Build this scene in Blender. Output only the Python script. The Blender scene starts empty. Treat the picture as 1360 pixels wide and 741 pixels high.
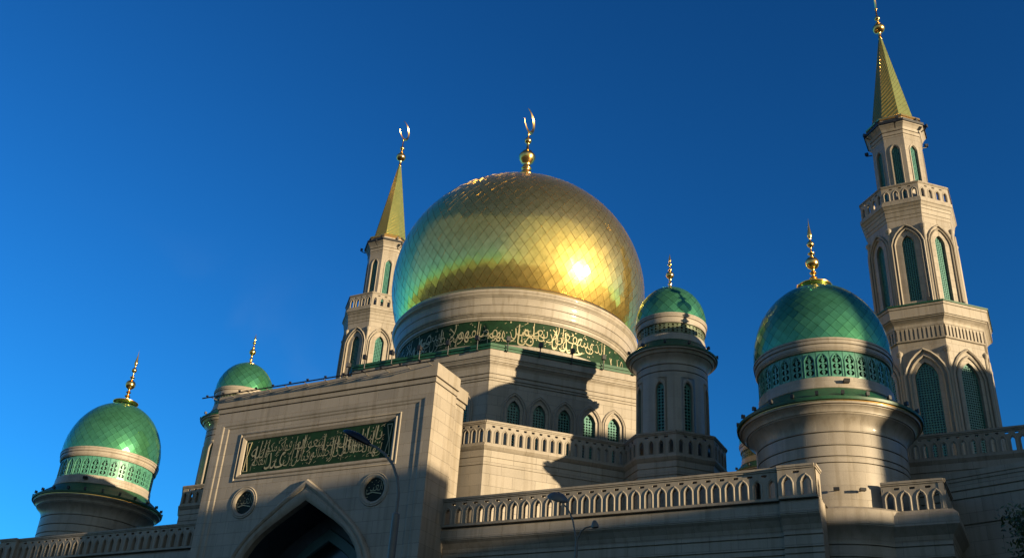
import bpy, bmesh, math, random
from math import sin, cos, pi, radians, sqrt, atan2, tan
from mathutils import Vector, Matrix
from mathutils.geometry import tessellate_polygon
random.seed(7)
SC = bpy.context.scene
COL = SC.collection

# ------------------------------------------------------------------ numbers
XC = -34.97                       # centre line of the mosque
TRX, TY = -8.97, 49.76            # large corner turrets (mirror about XC)
SRX, SY = -18.16, 52.57           # small turrets
GY = 63.65                        # centre of the golden dome
MRX, MY = -6.31, 83.12            # minarets
YP = 41.49                        # entrance portal front
YF = 43.40                        # balustrade front of the side wings
SUN_AZ = radians(-9.4)            # from +X towards -Y
SUN_EL = radians(4.5)
mir = lambda x: 2 * XC - x

# ------------------------------------------------------------------ materials
def new_mat(name):
    m = bpy.data.materials.new(name); m.use_nodes = True
    nt = m.node_tree; b = nt.nodes['Principled BSDF']
    return m, nt, b
def N(nt, typ, **kw):
    n = nt.nodes.new(typ)
    for k, v in kw.items(): setattr(n, k, v)
    return n
def mixc(nt, fac, a, b, mode='MIX'):
    n = N(nt, 'ShaderNodeMix', data_type='RGBA', blend_type=mode)
    if isinstance(fac, float): n.inputs['Factor'].default_value = fac
    else: nt.links.new(fac, n.inputs['Factor'])
    for key, v in (('A', a), ('B', b)):
        s = [i for i in n.inputs if i.name == key and i.type == 'RGBA'][0]
        if isinstance(v, tuple): s.default_value = (*v, 1)
        else: nt.links.new(v, s)
    return [o for o in n.outputs if o.type == 'RGBA'][0]
def ramp(nt, src, stops):
    r = N(nt, 'ShaderNodeValToRGB'); nt.links.new(src, r.inputs[0])
    while len(r.color_ramp.elements) < len(stops): r.color_ramp.elements.new(.5)
    for e, (p, c) in zip(r.color_ramp.elements, stops):
        e.position = p; e.color = (*c, 1) if len(c) == 3 else c
    return r.outputs[0]
def simple(name, col, rough=.5, metal=0., coat=0., noise=.12, nscale=3., spec=.5, bump=0.):
    m, nt, b = new_mat(name)
    tc = N(nt, 'ShaderNodeTexCoord'); no = N(nt, 'ShaderNodeTexNoise')
    no.inputs['Scale'].default_value = nscale; no.inputs['Detail'].default_value = 6
    nt.links.new(tc.outputs['Object'], no.inputs['Vector'])
    lo = tuple(c * (1 - noise) for c in col); hi = tuple(min(1, c * (1 + noise)) for c in col)
    nt.links.new(ramp(nt, no.outputs['Fac'], [(.3, lo), (.7, hi)]), b.inputs['Base Color'])
    b.inputs['Roughness'].default_value = rough; b.inputs['Metallic'].default_value = metal
    b.inputs['Coat Weight'].default_value = coat; b.inputs['Specular IOR Level'].default_value = spec
    if bump:
        bp = N(nt, 'ShaderNodeBump'); bp.inputs['Strength'].default_value = bump; bp.inputs['Distance'].default_value = .02
        nt.links.new(no.outputs['Fac'], bp.inputs['Height']); nt.links.new(bp.outputs['Normal'], b.inputs['Normal'])
    return m
def stone(name, col, bw=1.3, bh=.66, rough=.42, mortar=.022, joint=.56, coat=0.):
    m, nt, b = new_mat(name)
    uv = N(nt, 'ShaderNodeUVMap'); br = N(nt, 'ShaderNodeTexBrick')
    nt.links.new(uv.outputs[0], br.inputs['Vector'])
    br.inputs['Scale'].default_value = 1.; br.inputs['Brick Width'].default_value = bw
    br.inputs['Row Height'].default_value = bh; br.inputs['Mortar Size'].default_value = mortar * .5
    br.inputs['Mortar Smooth'].default_value = .3; br.inputs['Bias'].default_value = 0
    br.inputs['Color1'].default_value = (*[c * .9 for c in col], 1)
    br.inputs['Color2'].default_value = (*[c * 1.07 for c in col], 1)
    br.inputs['Mortar'].default_value = (*[c * joint for c in col], 1)
    tc = N(nt, 'ShaderNodeTexCoord')
    no = N(nt, 'ShaderNodeTexNoise'); no.inputs['Scale'].default_value = .55; no.inputs['Detail'].default_value = 8
    no.inputs['Roughness'].default_value = .65
    nt.links.new(tc.outputs['Object'], no.inputs['Vector'])
    c1 = mixc(nt, 1., br.outputs['Color'], ramp(nt, no.outputs['Fac'], [(.3, (.86, .85, .83)), (.65, (1.04, 1.03, 1.02))]), 'MULTIPLY')
    n2 = N(nt, 'ShaderNodeTexNoise'); n2.inputs['Scale'].default_value = 22; n2.inputs['Detail'].default_value = 4
    nt.links.new(tc.outputs['Object'], n2.inputs['Vector'])
    c2 = mixc(nt, 1., c1, ramp(nt, n2.outputs['Fac'], [(.35, (.93, .93, .93)), (.65, (1.05, 1.05, 1.05))]), 'MULTIPLY')
    # faint run-off streaks
    mp = N(nt, 'ShaderNodeMapping'); mp.inputs['Scale'].default_value = (3.2, 3.2, .12)
    nt.links.new(tc.outputs['Object'], mp.inputs[0])
    n3 = N(nt, 'ShaderNodeTexNoise'); n3.inputs['Scale'].default_value = 1; n3.inputs['Detail'].default_value = 5
    nt.links.new(mp.outputs[0], n3.inputs['Vector'])
    c3 = mixc(nt, 1., c2, ramp(nt, n3.outputs['Fac'], [(.36, (.84, .82, .78)), (.5, (1, 1, 1))]), 'MULTIPLY')
    nt.links.new(c3, b.inputs['Base Color'])
    b.inputs['Roughness'].default_value = rough; b.inputs['Specular IOR Level'].default_value = .3
    b.inputs['Coat Weight'].default_value = coat; b.inputs['Coat Roughness'].default_value = .07
    bp = N(nt, 'ShaderNodeBump', invert=True); bp.inputs['Strength'].default_value = .6; bp.inputs['Distance'].default_value = .012
    nt.links.new(br.outputs['Fac'], bp.inputs['Height']); nt.links.new(bp.outputs['Normal'], b.inputs['Normal'])
    return m
STC = (.262, .232, .192)
M = {}
M['stone'] = stone('limestone blocks', STC)
M['stone_smooth'] = stone('polished curved stone', STC, rough=.46, coat=.14, joint=.72, mortar=.012)
M['stone_plain'] = stone('dressed stone trim', STC, bw=1.9, bh=6., joint=.8, mortar=.01, rough=.6)
M['groove'] = simple('shadow joint', (.06, .05, .045), .8)
M['gold_trim'] = simple('gilded metal', (.90, .50, .15), .22, 1., noise=.08, nscale=5)
M['green_roof'] = simple('green sheet metal', (.008, .06, .024), .5, 0., coat=.0, noise=.3, nscale=6)
M['lattice'] = simple('pierced green bronze', (.034, .14, .112), .42, .1, coat=.1, noise=.25, nscale=9)
M['band_lattice'] = simple('pierced teal bronze', (.06, .20, .14), .38, .15, coat=.2, noise=.25, nscale=9)
M['lattice_dark'] = simple('pierced dark bronze', (.10, .12, .07), .45, .3, noise=.3, nscale=9)
M['glass'] = simple('dark window glass', (.006, .012, .014), .12, 0., noise=.2)
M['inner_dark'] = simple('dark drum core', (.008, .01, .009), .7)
M['inner_gold'] = simple('ochre drum core', (.10, .075, .03), .6, noise=.5, nscale=2)
M['panel_green'] = simple('green enamel panel', (.0045, .023, .008), .7, 0., coat=.0, spec=.2, noise=.3, nscale=2.5)
M['panel_black'] = simple('dark enamel roundel', (.005, .010, .007), .6, 0., spec=.2)
M['script_gold'] = simple('gilded lettering', (.32, .28, .165), .5, .3, noise=.15, nscale=4)
M['blackmetal'] = simple('black lamp housing', (.015, .015, .016), .45, .3)
M['lampgrey'] = simple('grey painted steel', (.11, .10, .085), .5, .1, noise=.15)
M['lens'] = simple('lamp lens', (.05, .05, .05), .15)
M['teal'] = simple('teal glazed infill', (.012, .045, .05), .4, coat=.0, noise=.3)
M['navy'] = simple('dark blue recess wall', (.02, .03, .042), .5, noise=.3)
M['asphalt'] = simple('asphalt', (.05, .05, .05), .85, noise=.25, nscale=1.2, bump=.3)
M['paving'] = simple('paving slabs', (.08, .078, .074), .8, noise=.2, nscale=.8)
M['kerb'] = simple('kerb stone', (.28, .27, .25), .8)
M['paint'] = simple('road paint', (.75, .75, .72), .6)
M['roofing'] = simple('flat roof felt', (.12, .115, .11), .85, noise=.25)
M['facade'] = stone('neighbour brickwork', (.16, .13, .11), .25, .08, .8, .012)
M['facade_trim'] = simple('neighbour trim', (.4, .38, .34), .7)
M['bark'] = simple('bark', (.07, .05, .035), .9, noise=.4, nscale=12, bump=.6)
M['leaf'] = simple('leaves', (.035, .065, .02), .6, noise=.4, nscale=2)

# enamelled green tiles: each tile varies a little
def tile_mat(name, c1, c2, rough, metal, coat, rough2=None, share=.5):
    m, nt, b = new_mat(name)
    at = N(nt, 'ShaderNodeAttribute', attribute_name='tone', attribute_type='GEOMETRY')
    col = ramp(nt, at.outputs['Fac'], [(0., c1), (1., c2)])
    tc = N(nt, 'ShaderNodeTexCoord'); no = N(nt, 'ShaderNodeTexNoise'); no.inputs['Scale'].default_value = 2.5; no.inputs['Detail'].default_value = 7
    nt.links.new(tc.outputs['Object'], no.inputs['Vector'])
    col = mixc(nt, 1., col, ramp(nt, no.outputs['Fac'], [(.3, (.82, .84, .8)), (.6, (1.05, 1.05, 1.05))]), 'MULTIPLY')
    nt.links.new(col, b.inputs['Base Color'])
    b.inputs['Roughness'].default_value = rough; b.inputs['Metallic'].default_value = metal
    b.inputs['Coat Weight'].default_value = coat; b.inputs['Coat Roughness'].default_value = .15
    n2 = N(nt, 'ShaderNodeTexNoise'); n2.inputs['Scale'].default_value = 1.6; n2.inputs['Detail'].default_value = 2
    nt.links.new(tc.outputs['Object'], n2.inputs['Vector'])
    bp = N(nt, 'ShaderNodeBump'); bp.inputs['Strength'].default_value = .25; bp.inputs['Distance'].default_value = .03
    nt.links.new(n2.outputs['Fac'], bp.inputs['Height']); nt.links.new(bp.outputs['Normal'], b.inputs['Normal'])
    if rough2 is not None:
        b2 = N(nt, 'ShaderNodeBsdfPrincipled'); b2.inputs['Metallic'].default_value = metal; b2.inputs['Roughness'].default_value = rough2
        nt.links.new(col, b2.inputs['Base Color']); nt.links.new(bp.outputs['Normal'], b2.inputs['Normal'])
        mx = N(nt, 'ShaderNodeMixShader'); mx.inputs[0].default_value = share
        nt.links.new(b.outputs[0], mx.inputs[1]); nt.links.new(b2.outputs[0], mx.inputs[2])
        out = nt.nodes['Material Output']; nt.links.new(mx.outputs[0], out.inputs['Surface'])
    return m
M['green_tile'] = tile_mat('green enamel tiles', (.055, .235, .11), (.085, .31, .155), .17, .78, .0, .42, .2)
M['gold_tile'] = tile_mat('gilded dome plates', (.86, .60, .15), (.93, .68, .20), .12, 1., 0., .5, .18)
M['spire_tile'] = tile_mat('gilded spire sheets', (.17, .19, .065), (.20, .21, .08), .45, .5, 0.)

# ------------------------------------------------------------------ mesh builder
class MB:
    def __init__(s): s.v = []; s.f = []; s.uv = []; s.tone = []
    def face(s, pts, uv=None, tone=.5):
        i = len(s.v); s.v += [tuple(p) for p in pts]; s.f.append(tuple(range(i, i + len(pts)))); s.uv.append(uv); s.tone.append(tone)
    def grid(s, rows, closed=False, uvs=None, tone=.5):
        """rows of points -> quads with shared vertices"""
        i0 = len(s.v); n = len(rows[0])
        for r in rows: s.v += [tuple(p) for p in r]
        for j in range(len(rows) - 1):
            for k in range(n if closed else n - 1):
                k2 = (k + 1) % n
                s.f.append((i0 + j * n + k, i0 + j * n + k2, i0 + (j + 1) * n + k2, i0 + (j + 1) * n + k))
                if uvs: s.uv.append([uvs(j, k), uvs(j, k + 1), uvs(j + 1, k + 1), uvs(j + 1, k)])
                else: s.uv.append(None)
                s.tone.append(tone)
    def box(s, x0, x1, y0, y1, z0, z1):
        p = [(x, y, z) for z in (z0, z1) for y in (y0, y1) for x in (x0, x1)]
        for q in ((0, 1, 5, 4), (2, 3, 7, 6), (0, 2, 6, 4), (1, 3, 7, 5), (0, 1, 3, 2), (4, 5, 7, 6)):
            s.face([p[i] for i in q])
    def prism(s, pts, z0, z1, cap=True):
        n = len(pts)
        for i in range(n):
            a, b = pts[i], pts[(i + 1) % n]
            s.face([(a[0], a[1], z0), (b[0], b[1], z0), (b[0], b[1], z1), (a[0], a[1], z1)])
        if cap:
            s.face([(p[0], p[1], z1) for p in pts]); s.face([(p[0], p[1], z0) for p in pts])
    def loft(s, polys_z, cap=True):
        """list of (pts2d, z) rings of equal count, faceted"""
        for (pa, za), (pb, zb) in zip(polys_z[:-1], polys_z[1:]):
            n = len(pa)
            for i in range(n):
                j = (i + 1) % n
                s.face([(*pa[i], za), (*pa[j], za), (*pb[j], zb), (*pb[i], zb)])
        if cap:
            s.face([(*p, polys_z[-1][1]) for p in polys_z[-1][0]]); s.face([(*p, polys_z[0][1]) for p in polys_z[0][0]])
    def lathe(s, prof, n=48, a0=0., a1=2 * pi):
        full = abs(a1 - a0 - 2 * pi) < 1e-6
        cnt = n if full else n + 1
        rm = max(r for r, z in prof); L = [0]
        for (r, z), (r2, z2) in zip(prof[:-1], prof[1:]): L.append(L[-1] + math.hypot(r2 - r, z2 - z))
        rows = [[(max(r, .0005) * cos(a0 + (a1 - a0) * k / n), max(r, .0005) * sin(a0 + (a1 - a0) * k / n), z) for k in range(cnt)] for r, z in prof]
        s.grid(rows, full, lambda j, k: ((a1 - a0) * k / n * rm, prof[j][1]))
    def tube(s, pts, r, n=8, r2=None, caps=True):
        pts = [Vector(p) for p in pts]; m = len(pts); rows = []
        up = Vector((0, 0, 1))
        t0 = (pts[1] - pts[0]).normalized()
        x = t0.cross(up) if abs(t0.dot(up)) < .95 else t0.cross(Vector((1, 0, 0))); x.normalize()
        for i in range(m):
            t = (pts[min(i + 1, m - 1)] - pts[max(i - 1, 0)]).normalized()
            x = (x - t * x.dot(t)).normalized(); y = t.cross(x)
            rr = r if r2 is None else r + (r2 - r) * i / (m - 1)
            rows.append([pts[i] + x * rr * cos(2 * pi * k / n) + y * rr * sin(2 * pi * k / n) for k in range(n)])
        s.grid(rows, True)
        if caps: s.face(rows[0]); s.face(rows[-1])
    def plate(s, outer, holes, h0, h1, mp, back=True):
        loops = [outer] + holes
        flat = [p for l in loops for p in l]
        tris = tessellate_polygon([[Vector((p[0], p[1], 0)) for p in l] for l in loops])
        i0 = len(s.v); n = len(flat)
        s.v += [tuple(mp(p[0], p[1], h1)) for p in flat]
        if back or holes or True: s.v += [tuple(mp(p[0], p[1], h0)) for p in flat]
        for t in tris:
            s.f.append(tuple(i0 + i for i in t)); s.uv.append([(flat[i][0], flat[i][1]) for i in t]); s.tone.append(.5)
            if back:
                s.f.append(tuple(i0 + n + i for i in reversed(t))); s.uv.append(None); s.tone.append(.5)
        k = 0
        for l in loops:
            m = len(l)
            for i in range(m):
                a, b = k + i, k + (i + 1) % m
                s.f.append((i0 + a, i0 + b, i0 + n + b, i0 + n + a)); s.uv.append(None); s.tone.append(.5)
            k += m
    def sweep(s, path, prof, mp, closed=False):
        """path (t,z) points, prof (offset, height) points: mitred moulding"""
        n = len(path); offs = []
        for i in range(n):
            def nrm(a, b):
                d = Vector((b[0] - a[0], b[1] - a[1])); d.normalize(); return Vector((-d[1], d[0]))
            if closed or 0 < i < n - 1:
                n1 = nrm(path[i - 1], path[i]); n2 = nrm(path[i], path[(i + 1) % n])
                b = (n1 + n2); b.normalize(); c = max(.35, b.dot(n1)); offs.append(b / c)
            elif i == 0: offs.append(nrm(path[0], path[1]))
            else: offs.append(nrm(path[-2], path[-1]))
        rows = [[mp(p[0] + o[0] * a, p[1] + o[1] * a, h) for p, o in zip(path, offs)] for a, h in prof]
        s.grid(rows, closed)
    def build(s, name, mat, parent=None, smooth=False, loc=(0, 0, 0), rz=0., angle=32):
        me = bpy.data.meshes.new(name)
        me.from_pydata(s.v, [], s.f); me.update()
        uvl = me.uv_layers.new(name='UVMap')
        for p, uv in zip(me.polygons, s.uv):
            n = p.normal
            if uv is None:
                if abs(n.z) < .75:
                    l = math.hypot(n.x, n.y) or 1; tx, ty = -n.y / l, n.x / l
                    if abs(tx) > abs(ty): sg = 1 if tx > 0 else -1
                    else: sg = 1 if ty > 0 else -1
                    for li in p.loop_indices:
                        c = me.vertices[me.loops[li].vertex_index].co; uvl.data[li].uv = (sg * (c.x * tx + c.y * ty), c.z)
                else:
                    for li in p.loop_indices:
                        c = me.vertices[me.loops[li].vertex_index].co; uvl.data[li].uv = (c.x, c.y)
            else:
                for li, q in zip(p.loop_indices, uv): uvl.data[li].uv = q
        if any(t != .5 for t in s.tone):
            a = me.attributes.new('tone', 'FLOAT', 'FACE')
            a.data.foreach_set('value', s.tone)
        bm = bmesh.new(); bm.from_mesh(me)
        bmesh.ops.remove_doubles(bm, verts=bm.verts, dist=.0004)
        bmesh.ops.recalc_face_normals(bm, faces=bm.faces)
        if smooth:
            for f in bm.faces: f.smooth = True
            for e in bm.edges:
                if len(e.link_faces) == 2 and e.calc_face_angle(0) > radians(angle): e.smooth = False
        bm.to_mesh(me); bm.free()
        me.materials.append(M[mat] if isinstance(mat, str) else mat)
        o = bpy.data.objects.new(name, me); COL.objects.link(o)
        o.location = loc; o.rotation_euler = (0, 0, rz)
        if parent: o.parent = parent
        return o

def thing(name, label, cat, loc=(0, 0, 0), rz=0., group=None):
    o = bpy.data.objects.new(name, None); COL.objects.link(o)
    o.empty_display_size = .5
    o.location = loc; o.rotation_euler = (0, 0, rz); o['label'] = label; o['category'] = cat
    if group: o['group'] = group
    return o
def tag(o, label, cat, group=None):
    o['label'] = label; o['category'] = cat
    if group: o['group'] = group
    return o
def struct(o): o['kind'] = 'structure'; return o
KIDS = {}
def copy_tree(o, parent=None, skip=()):
    c = o.copy(); COL.objects.link(c); c.parent = parent
    for ch in [x for x in list(COL.objects) if x.parent == o]:
        copy_tree(ch, c)
    return c
def inst(src, name, parent, loc=(0, 0, 0), rz=0.):
    c = src.copy(); c.name = name; COL.objects.link(c); c.parent = parent; c.location = loc; c.rotation_euler = (0, 0, rz); return c

def facemap(n, ap, c=(0, 0)):
    """map (t,z,h) on a vertical plane: n outward normal, ap distance of plane from c"""
    l = math.hypot(*n); nx, ny = n[0] / l, n[1] / l; tx, ty = -ny, nx
    return lambda t, z, h: (c[0] + nx * (ap + h) + tx * t, c[1] + ny * (ap + h) + ty * t, z)
def cylmap(r, c=(0, 0), a0=0.):
    return lambda t, z, h: (c[0] + (r + h) * cos(a0 + t / r), c[1] + (r + h) * sin(a0 + t / r), z)
def rect(a, b, c, d): return [(a, c), (b, c), (b, d), (a, d)]
def octa(r, k0=22.5, n=8, c=(0, 0)): return [(c[0] + r * cos(radians(k0 + 360 / n * k)), c[1] + r * sin(radians(k0 + 360 / n * k))) for k in range(n)]
T8 = tan(radians(22.5)); C8 = cos(radians(22.5))
def octap(ap, c=(0, 0)): return octa(ap / C8, 22.5, 8, c)

def arch(tc, w, z0, z1, rise=.75, seg=4, flat=.0):
    """pointed arch outline, counter clockwise, w = half width"""
    zs = z1 - w * (1 + rise) * .8
    pts = [(tc - w, z0), (tc + w, z0)]
    R = []
    for k in range(seg + 1):
        u = k / seg
        a = u * pi / 2
        x = w * cos(a) * (1 - .0 * u); z = sin(a)
        # blend circle with a straight point
        x = w * (cos(a) * .62 + (1 - u) * .38)
        zz = zs + (z1 - zs) * (sin(a) * .55 + u * .45)
        R.append((x, zz))
    for x, z in R: pts.append((tc + x, z))
    for x, z in reversed(R[:-1]): pts.append((tc - x, z))
    # drop duplicate of the spring points when jamb has no height
    return pts
def archpath(tc, w, z0, z1, rise=.75, seg=4):
    p = arch(tc, w, z0, z1, rise, seg)
    return [p[0]] + list(reversed(p[2:])) + [p[1]]     # left bottom, over the top, right bottom
def mould(mb, path, w, h, mp, closed=False):
    """raised rounded moulding lying outside of the path"""
    mb.sweep(path, [(0, -.02), (0, h * .7), (w * .25, h), (w * .7, h), (w, h * .45), (w, -.02)], mp, closed)

# ------------------------------------------------------------------ Arabic lettering from the built-in font
FORMS = {'ا': (0xFE8D, 2), 'أ': (0xFE83, 2), 'إ': (0xFE87, 2), 'آ': (0xFE81, 2), 'ب': (0xFE8F, 4), 'ت': (0xFE95, 4), 'ث': (0xFE99, 4),
         'ج': (0xFE9D, 4), 'ح': (0xFEA1, 4), 'خ': (0xFEA5, 4), 'د': (0xFEA9, 2), 'ذ': (0xFEAB, 2), 'ر': (0xFEAD, 2), 'ز': (0xFEAF, 2),
         'س': (0xFEB1, 4), 'ش': (0xFEB5, 4), 'ص': (0xFEB9, 4), 'ض': (0xFEBD, 4), 'ط': (0xFEC1, 4), 'ظ': (0xFEC5, 4), 'ع': (0xFEC9, 4),
         'غ': (0xFECD, 4), 'ف': (0xFED1, 4), 'ق': (0xFED5, 4), 'ك': (0xFED9, 4), 'ل': (0xFEDD, 4), 'م': (0xFEE1, 4), 'ن': (0xFEE5, 4),
         'ه': (0xFEE9, 4), 'و': (0xFEED, 2), 'ى': (0xFEEF, 2), 'ي': (0xFEF1, 4), 'ء': (0xFE80, 1), 'ئ': (0xFE89, 4), 'ة': (0xFE93, 2), 'ؤ': (0xFE85, 2)}
def shape(txt):
    txt = txt.replace('لا', 'ﻻ').replace('لإ', 'ﻹ').replace('لأ', 'ﻷ')
    lig = {'ﻻ': 0xFEFB, 'ﻹ': 0xFEF9, 'ﻷ': 0xFEF7}
    out = []
    for i, ch in enumerate(txt):
        prev = txt[i - 1] if i else ' '; nx = txt[i + 1] if i + 1 < len(txt) else ' '
        pj = prev in FORMS and FORMS[prev][1] == 4
        if ch in lig: out.append(chr(lig[ch] + (1 if pj else 0))); continue
        if ch not in FORMS: out.append(ch); continue
        base, kind = FORMS[ch]
        nj = (nx in FORMS and FORMS[nx][1] >= 2) or nx in lig
        if kind == 1: out.append(chr(base))
        elif kind == 2: out.append(chr(base + (1 if pj else 0)))
        else:
            if pj and nj: out.append(chr(base + 3))
            elif nj: out.append(chr(base + 2))
            elif pj: out.append(chr(base + 1))
            else: out.append(chr(base))
    return ''.join(reversed(out))
def text2d(txt):
    """triangles of the shaped text, normalised so the word box is (0..w, 0..1)"""
    cu = bpy.data.curves.new('lettering', 'FONT'); cu.body = shape(txt); cu.resolution_u = 3
    cu.offset = -.018
    o = bpy.data.objects.new('lettering', cu); COL.objects.link(o)
    bpy.context.view_layer.update()
    me = bpy.data.meshes.new_from_object(o.evaluated_get(bpy.context.evaluated_depsgraph_get()))
    vs = [(v.co.x, v.co.y) for v in me.vertices]; fs = [tuple(p.vertices) for p in me.polygons]
    bpy.data.objects.remove(o); bpy.data.curves.remove(cu); bpy.data.meshes.remove(me)
    if not vs: return [], [], 1
    x0 = min(v[0] for v in vs); y0 = min(v[1] for v in vs); h = max(v[1] for v in vs) - y0
    vs = [((x - x0) / h, (y - y0) / h) for x, y in vs]
    return vs, fs, max(v[0] for v in vs)
def put_text(mb, t2, t0, t1, z0, z1, h0, h1, mp, skew=0.):
    vs, fs, w = t2
    i0 = len(mb.v)
    P = [(t0 + x / w * (t1 - t0) + skew * (y - .5), z0 + y * (z1 - z0)) for x, y in vs]
    mb.v += [tuple(mp(a, b, h1)) for a, b in P]
    for f in fs:
        mb.f.append(tuple(i0 + i for i in f)); mb.uv.append(None); mb.tone.append(.5)

# ------------------------------------------------------------------ ornament patterns
def lattice_holes(w, z0, z1, unit=.3, kind=0):
    """holes of a pierced screen inside |t|<w, z0..z1 (jamb part)"""
    H = []
    cols = max(2, int(round(2 * w / unit))); du = 2 * w / cols
    rows = max(2, int(round((z1 - z0) / du))); dz = (z1 - z0) / rows
    for i in range(cols):
        for j in range(rows):
            c = (-w + du * (i + .5), z0 + dz * (j + .5))
            a = .45 if (i + j) % 2 else .40
            if (i + j) % 2:      # star-like diamond
                H.append([(c[0] + du * a * cos(k * pi / 4) * (1 if k % 2 == 0 else .62), c[1] + dz * a * sin(k * pi / 4) * (1 if k % 2 == 0 else .62)) for k in range(8)])
            else:
                H.append([(c[0] + du * a * cos(k * pi / 3), c[1] + dz * a * sin(k * pi / 3)) for k in range(6)])
    return H
def inside_arch(pt, tc, w, z0, z1, mar):
    A = arch(tc, w, z0, z1); n = len(A); ins = False; md = 9
    for i in range(n):
        a, b = A[i], A[(i + 1) % n]
        if (a[1] > pt[1]) != (b[1] > pt[1]):
            if pt[0] < (b[0] - a[0]) * (pt[1] - a[1]) / (b[1] - a[1]) + a[0]: ins = not ins
        dx, dy = b[0] - a[0], b[1] - a[1]; L = dx * dx + dy * dy or 1e-9
        u = max(0, min(1, ((pt[0] - a[0]) * dx + (pt[1] - a[1]) * dy) / L))
        md = min(md, math.hypot(a[0] + u * dx - pt[0], a[1] + u * dy - pt[1]))
    return ins and md > mar
def screen(mb, tc, w, z0, z1, mp, h, unit=.24, th=.05):
    """pierced lattice filling an arched window, built in stacked panels"""
    A = arch(tc, w, z0, z1); zs = A[2][1]
    cols = max(2, int(round(2 * w / unit))); per = max(2, 60 // cols) * unit
    nseg = max(1, int(math.ceil((zs - z0) / per))); dz = (zs - z0) / nseg
    for k in range(nseg):
        a, b = z0 + dz * k, z0 + dz * (k + 1)
        hl = [[(p[0] + tc, p[1]) for p in q] for q in lattice_holes(w - .03, a + .01, b - .01, unit)]
        mb.plate(rect(tc - w, tc + w, a, b), hl, h - th, h, mp)
    holes = []
    for hl in lattice_holes(w - .03, zs + .01, z1, unit):
        hl = [(p[0] + tc, p[1]) for p in hl]
        if all(inside_arch(p, tc, w, z0, z1, .02) and p[1] > zs + .005 for p in hl): holes.append(hl)
    mb.plate([(tc - w, zs), (tc + w, zs)] + A[3:-1], holes, h - th, h, mp)
def window(parent, mp, tc, w, z0, z1, depth, unit=.24, mat='lattice', mw=0., mh=.06, mgap=.0):
    g = MB(); g.face([mp(*p, -depth - .08) for p in arch(tc, w, z0, z1)])
    fr = MB(); screen(fr, tc, w, z0, z1, mp, -depth, unit)
    wnd = fr.build('window', mat, parent)
    g.build('pane', 'glass', wnd)
    if mw:
        m = MB(); mould(m, archpath(tc, w + mgap, z0, z1 + mgap * 1.6), mw, mh, mp)
        m.build('window_moulding', 'stone_plain', wnd, smooth=True)
    return wnd

def baluster_run(mb, t0, t1, n, zt, mp, th=.22, pitch=.645, big=True, gap=None, h=1.4):
    """pierced stone balustrade: rail, slots, pointed openings; zt top of rail"""
    p = (t1 - t0) / n; holes = []
    zo0, zo1 = zt - 1.36 * h / 1.4, zt - .55 * h / 1.4
    ow = p * .205
    for i in range(n):
        c = t0 + p * (i + .5)
        holes.append(arch(c, ow, zo0, zo1, seg=2))
        if i < n - 1:
            c2 = t0 + p * (i + 1); zz = zt - .31 * h / 1.4
            holes.append([(c2 - p * .13, zz - .075), (c2 + p * .13, zz - .075), (c2 + p * .2, zz - .02), (c2 + p * .17, zz + .035), (c2 - p * .17, zz + .035), (c2 - p * .2, zz - .02)])
    mb.plate([(t0, zt - 1.42 * h / 1.4), (t1, zt - 1.42 * h / 1.4), (t1, zt - .16), (t0, zt - .16)], holes, -th, 0, mp)
    for i in range(n):
        c = t0 + p * (i + .5)
        path = archpath(c, ow + .03, zo0 + .02, zo1 + .04, seg=2)
        mb.sweep(path, [(0, -.01), (.004, .014), (.03, .03), (.06, .026), (.085, .004), (.085, -.01)] if big else [(0, -.01), (.01, .03), (.05, .02), (.06, -.01)], mp)
    # rail and sill
    for a, b, o in ((zt - .17, zt - .1, .05), (zt - .1, zt, .09)):
        mb.plate(rect(t0 - .0, t1 + .0, a, b), [], -th - o, o, mp)
    zb = zt - 1.36 * h / 1.4
    mb.plate(rect(t0, t1, zb - .12, zb - .001), [], -th - .03, .04, mp)

def spotlight_mesh(name='spotlight', s=1.):
    m = MB()
    m.box(-.09 * s, .09 * s, -.08 * s, .08 * s, .14 * s, .36 * s)
    m.box(-.02 * s, .02 * s, -.02 * s, .02 * s, 0, .16 * s)
    m.box(.09 * s, .14 * s, -.1 * s, .1 * s, .12 * s, .38 * s)
    return m

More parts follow.
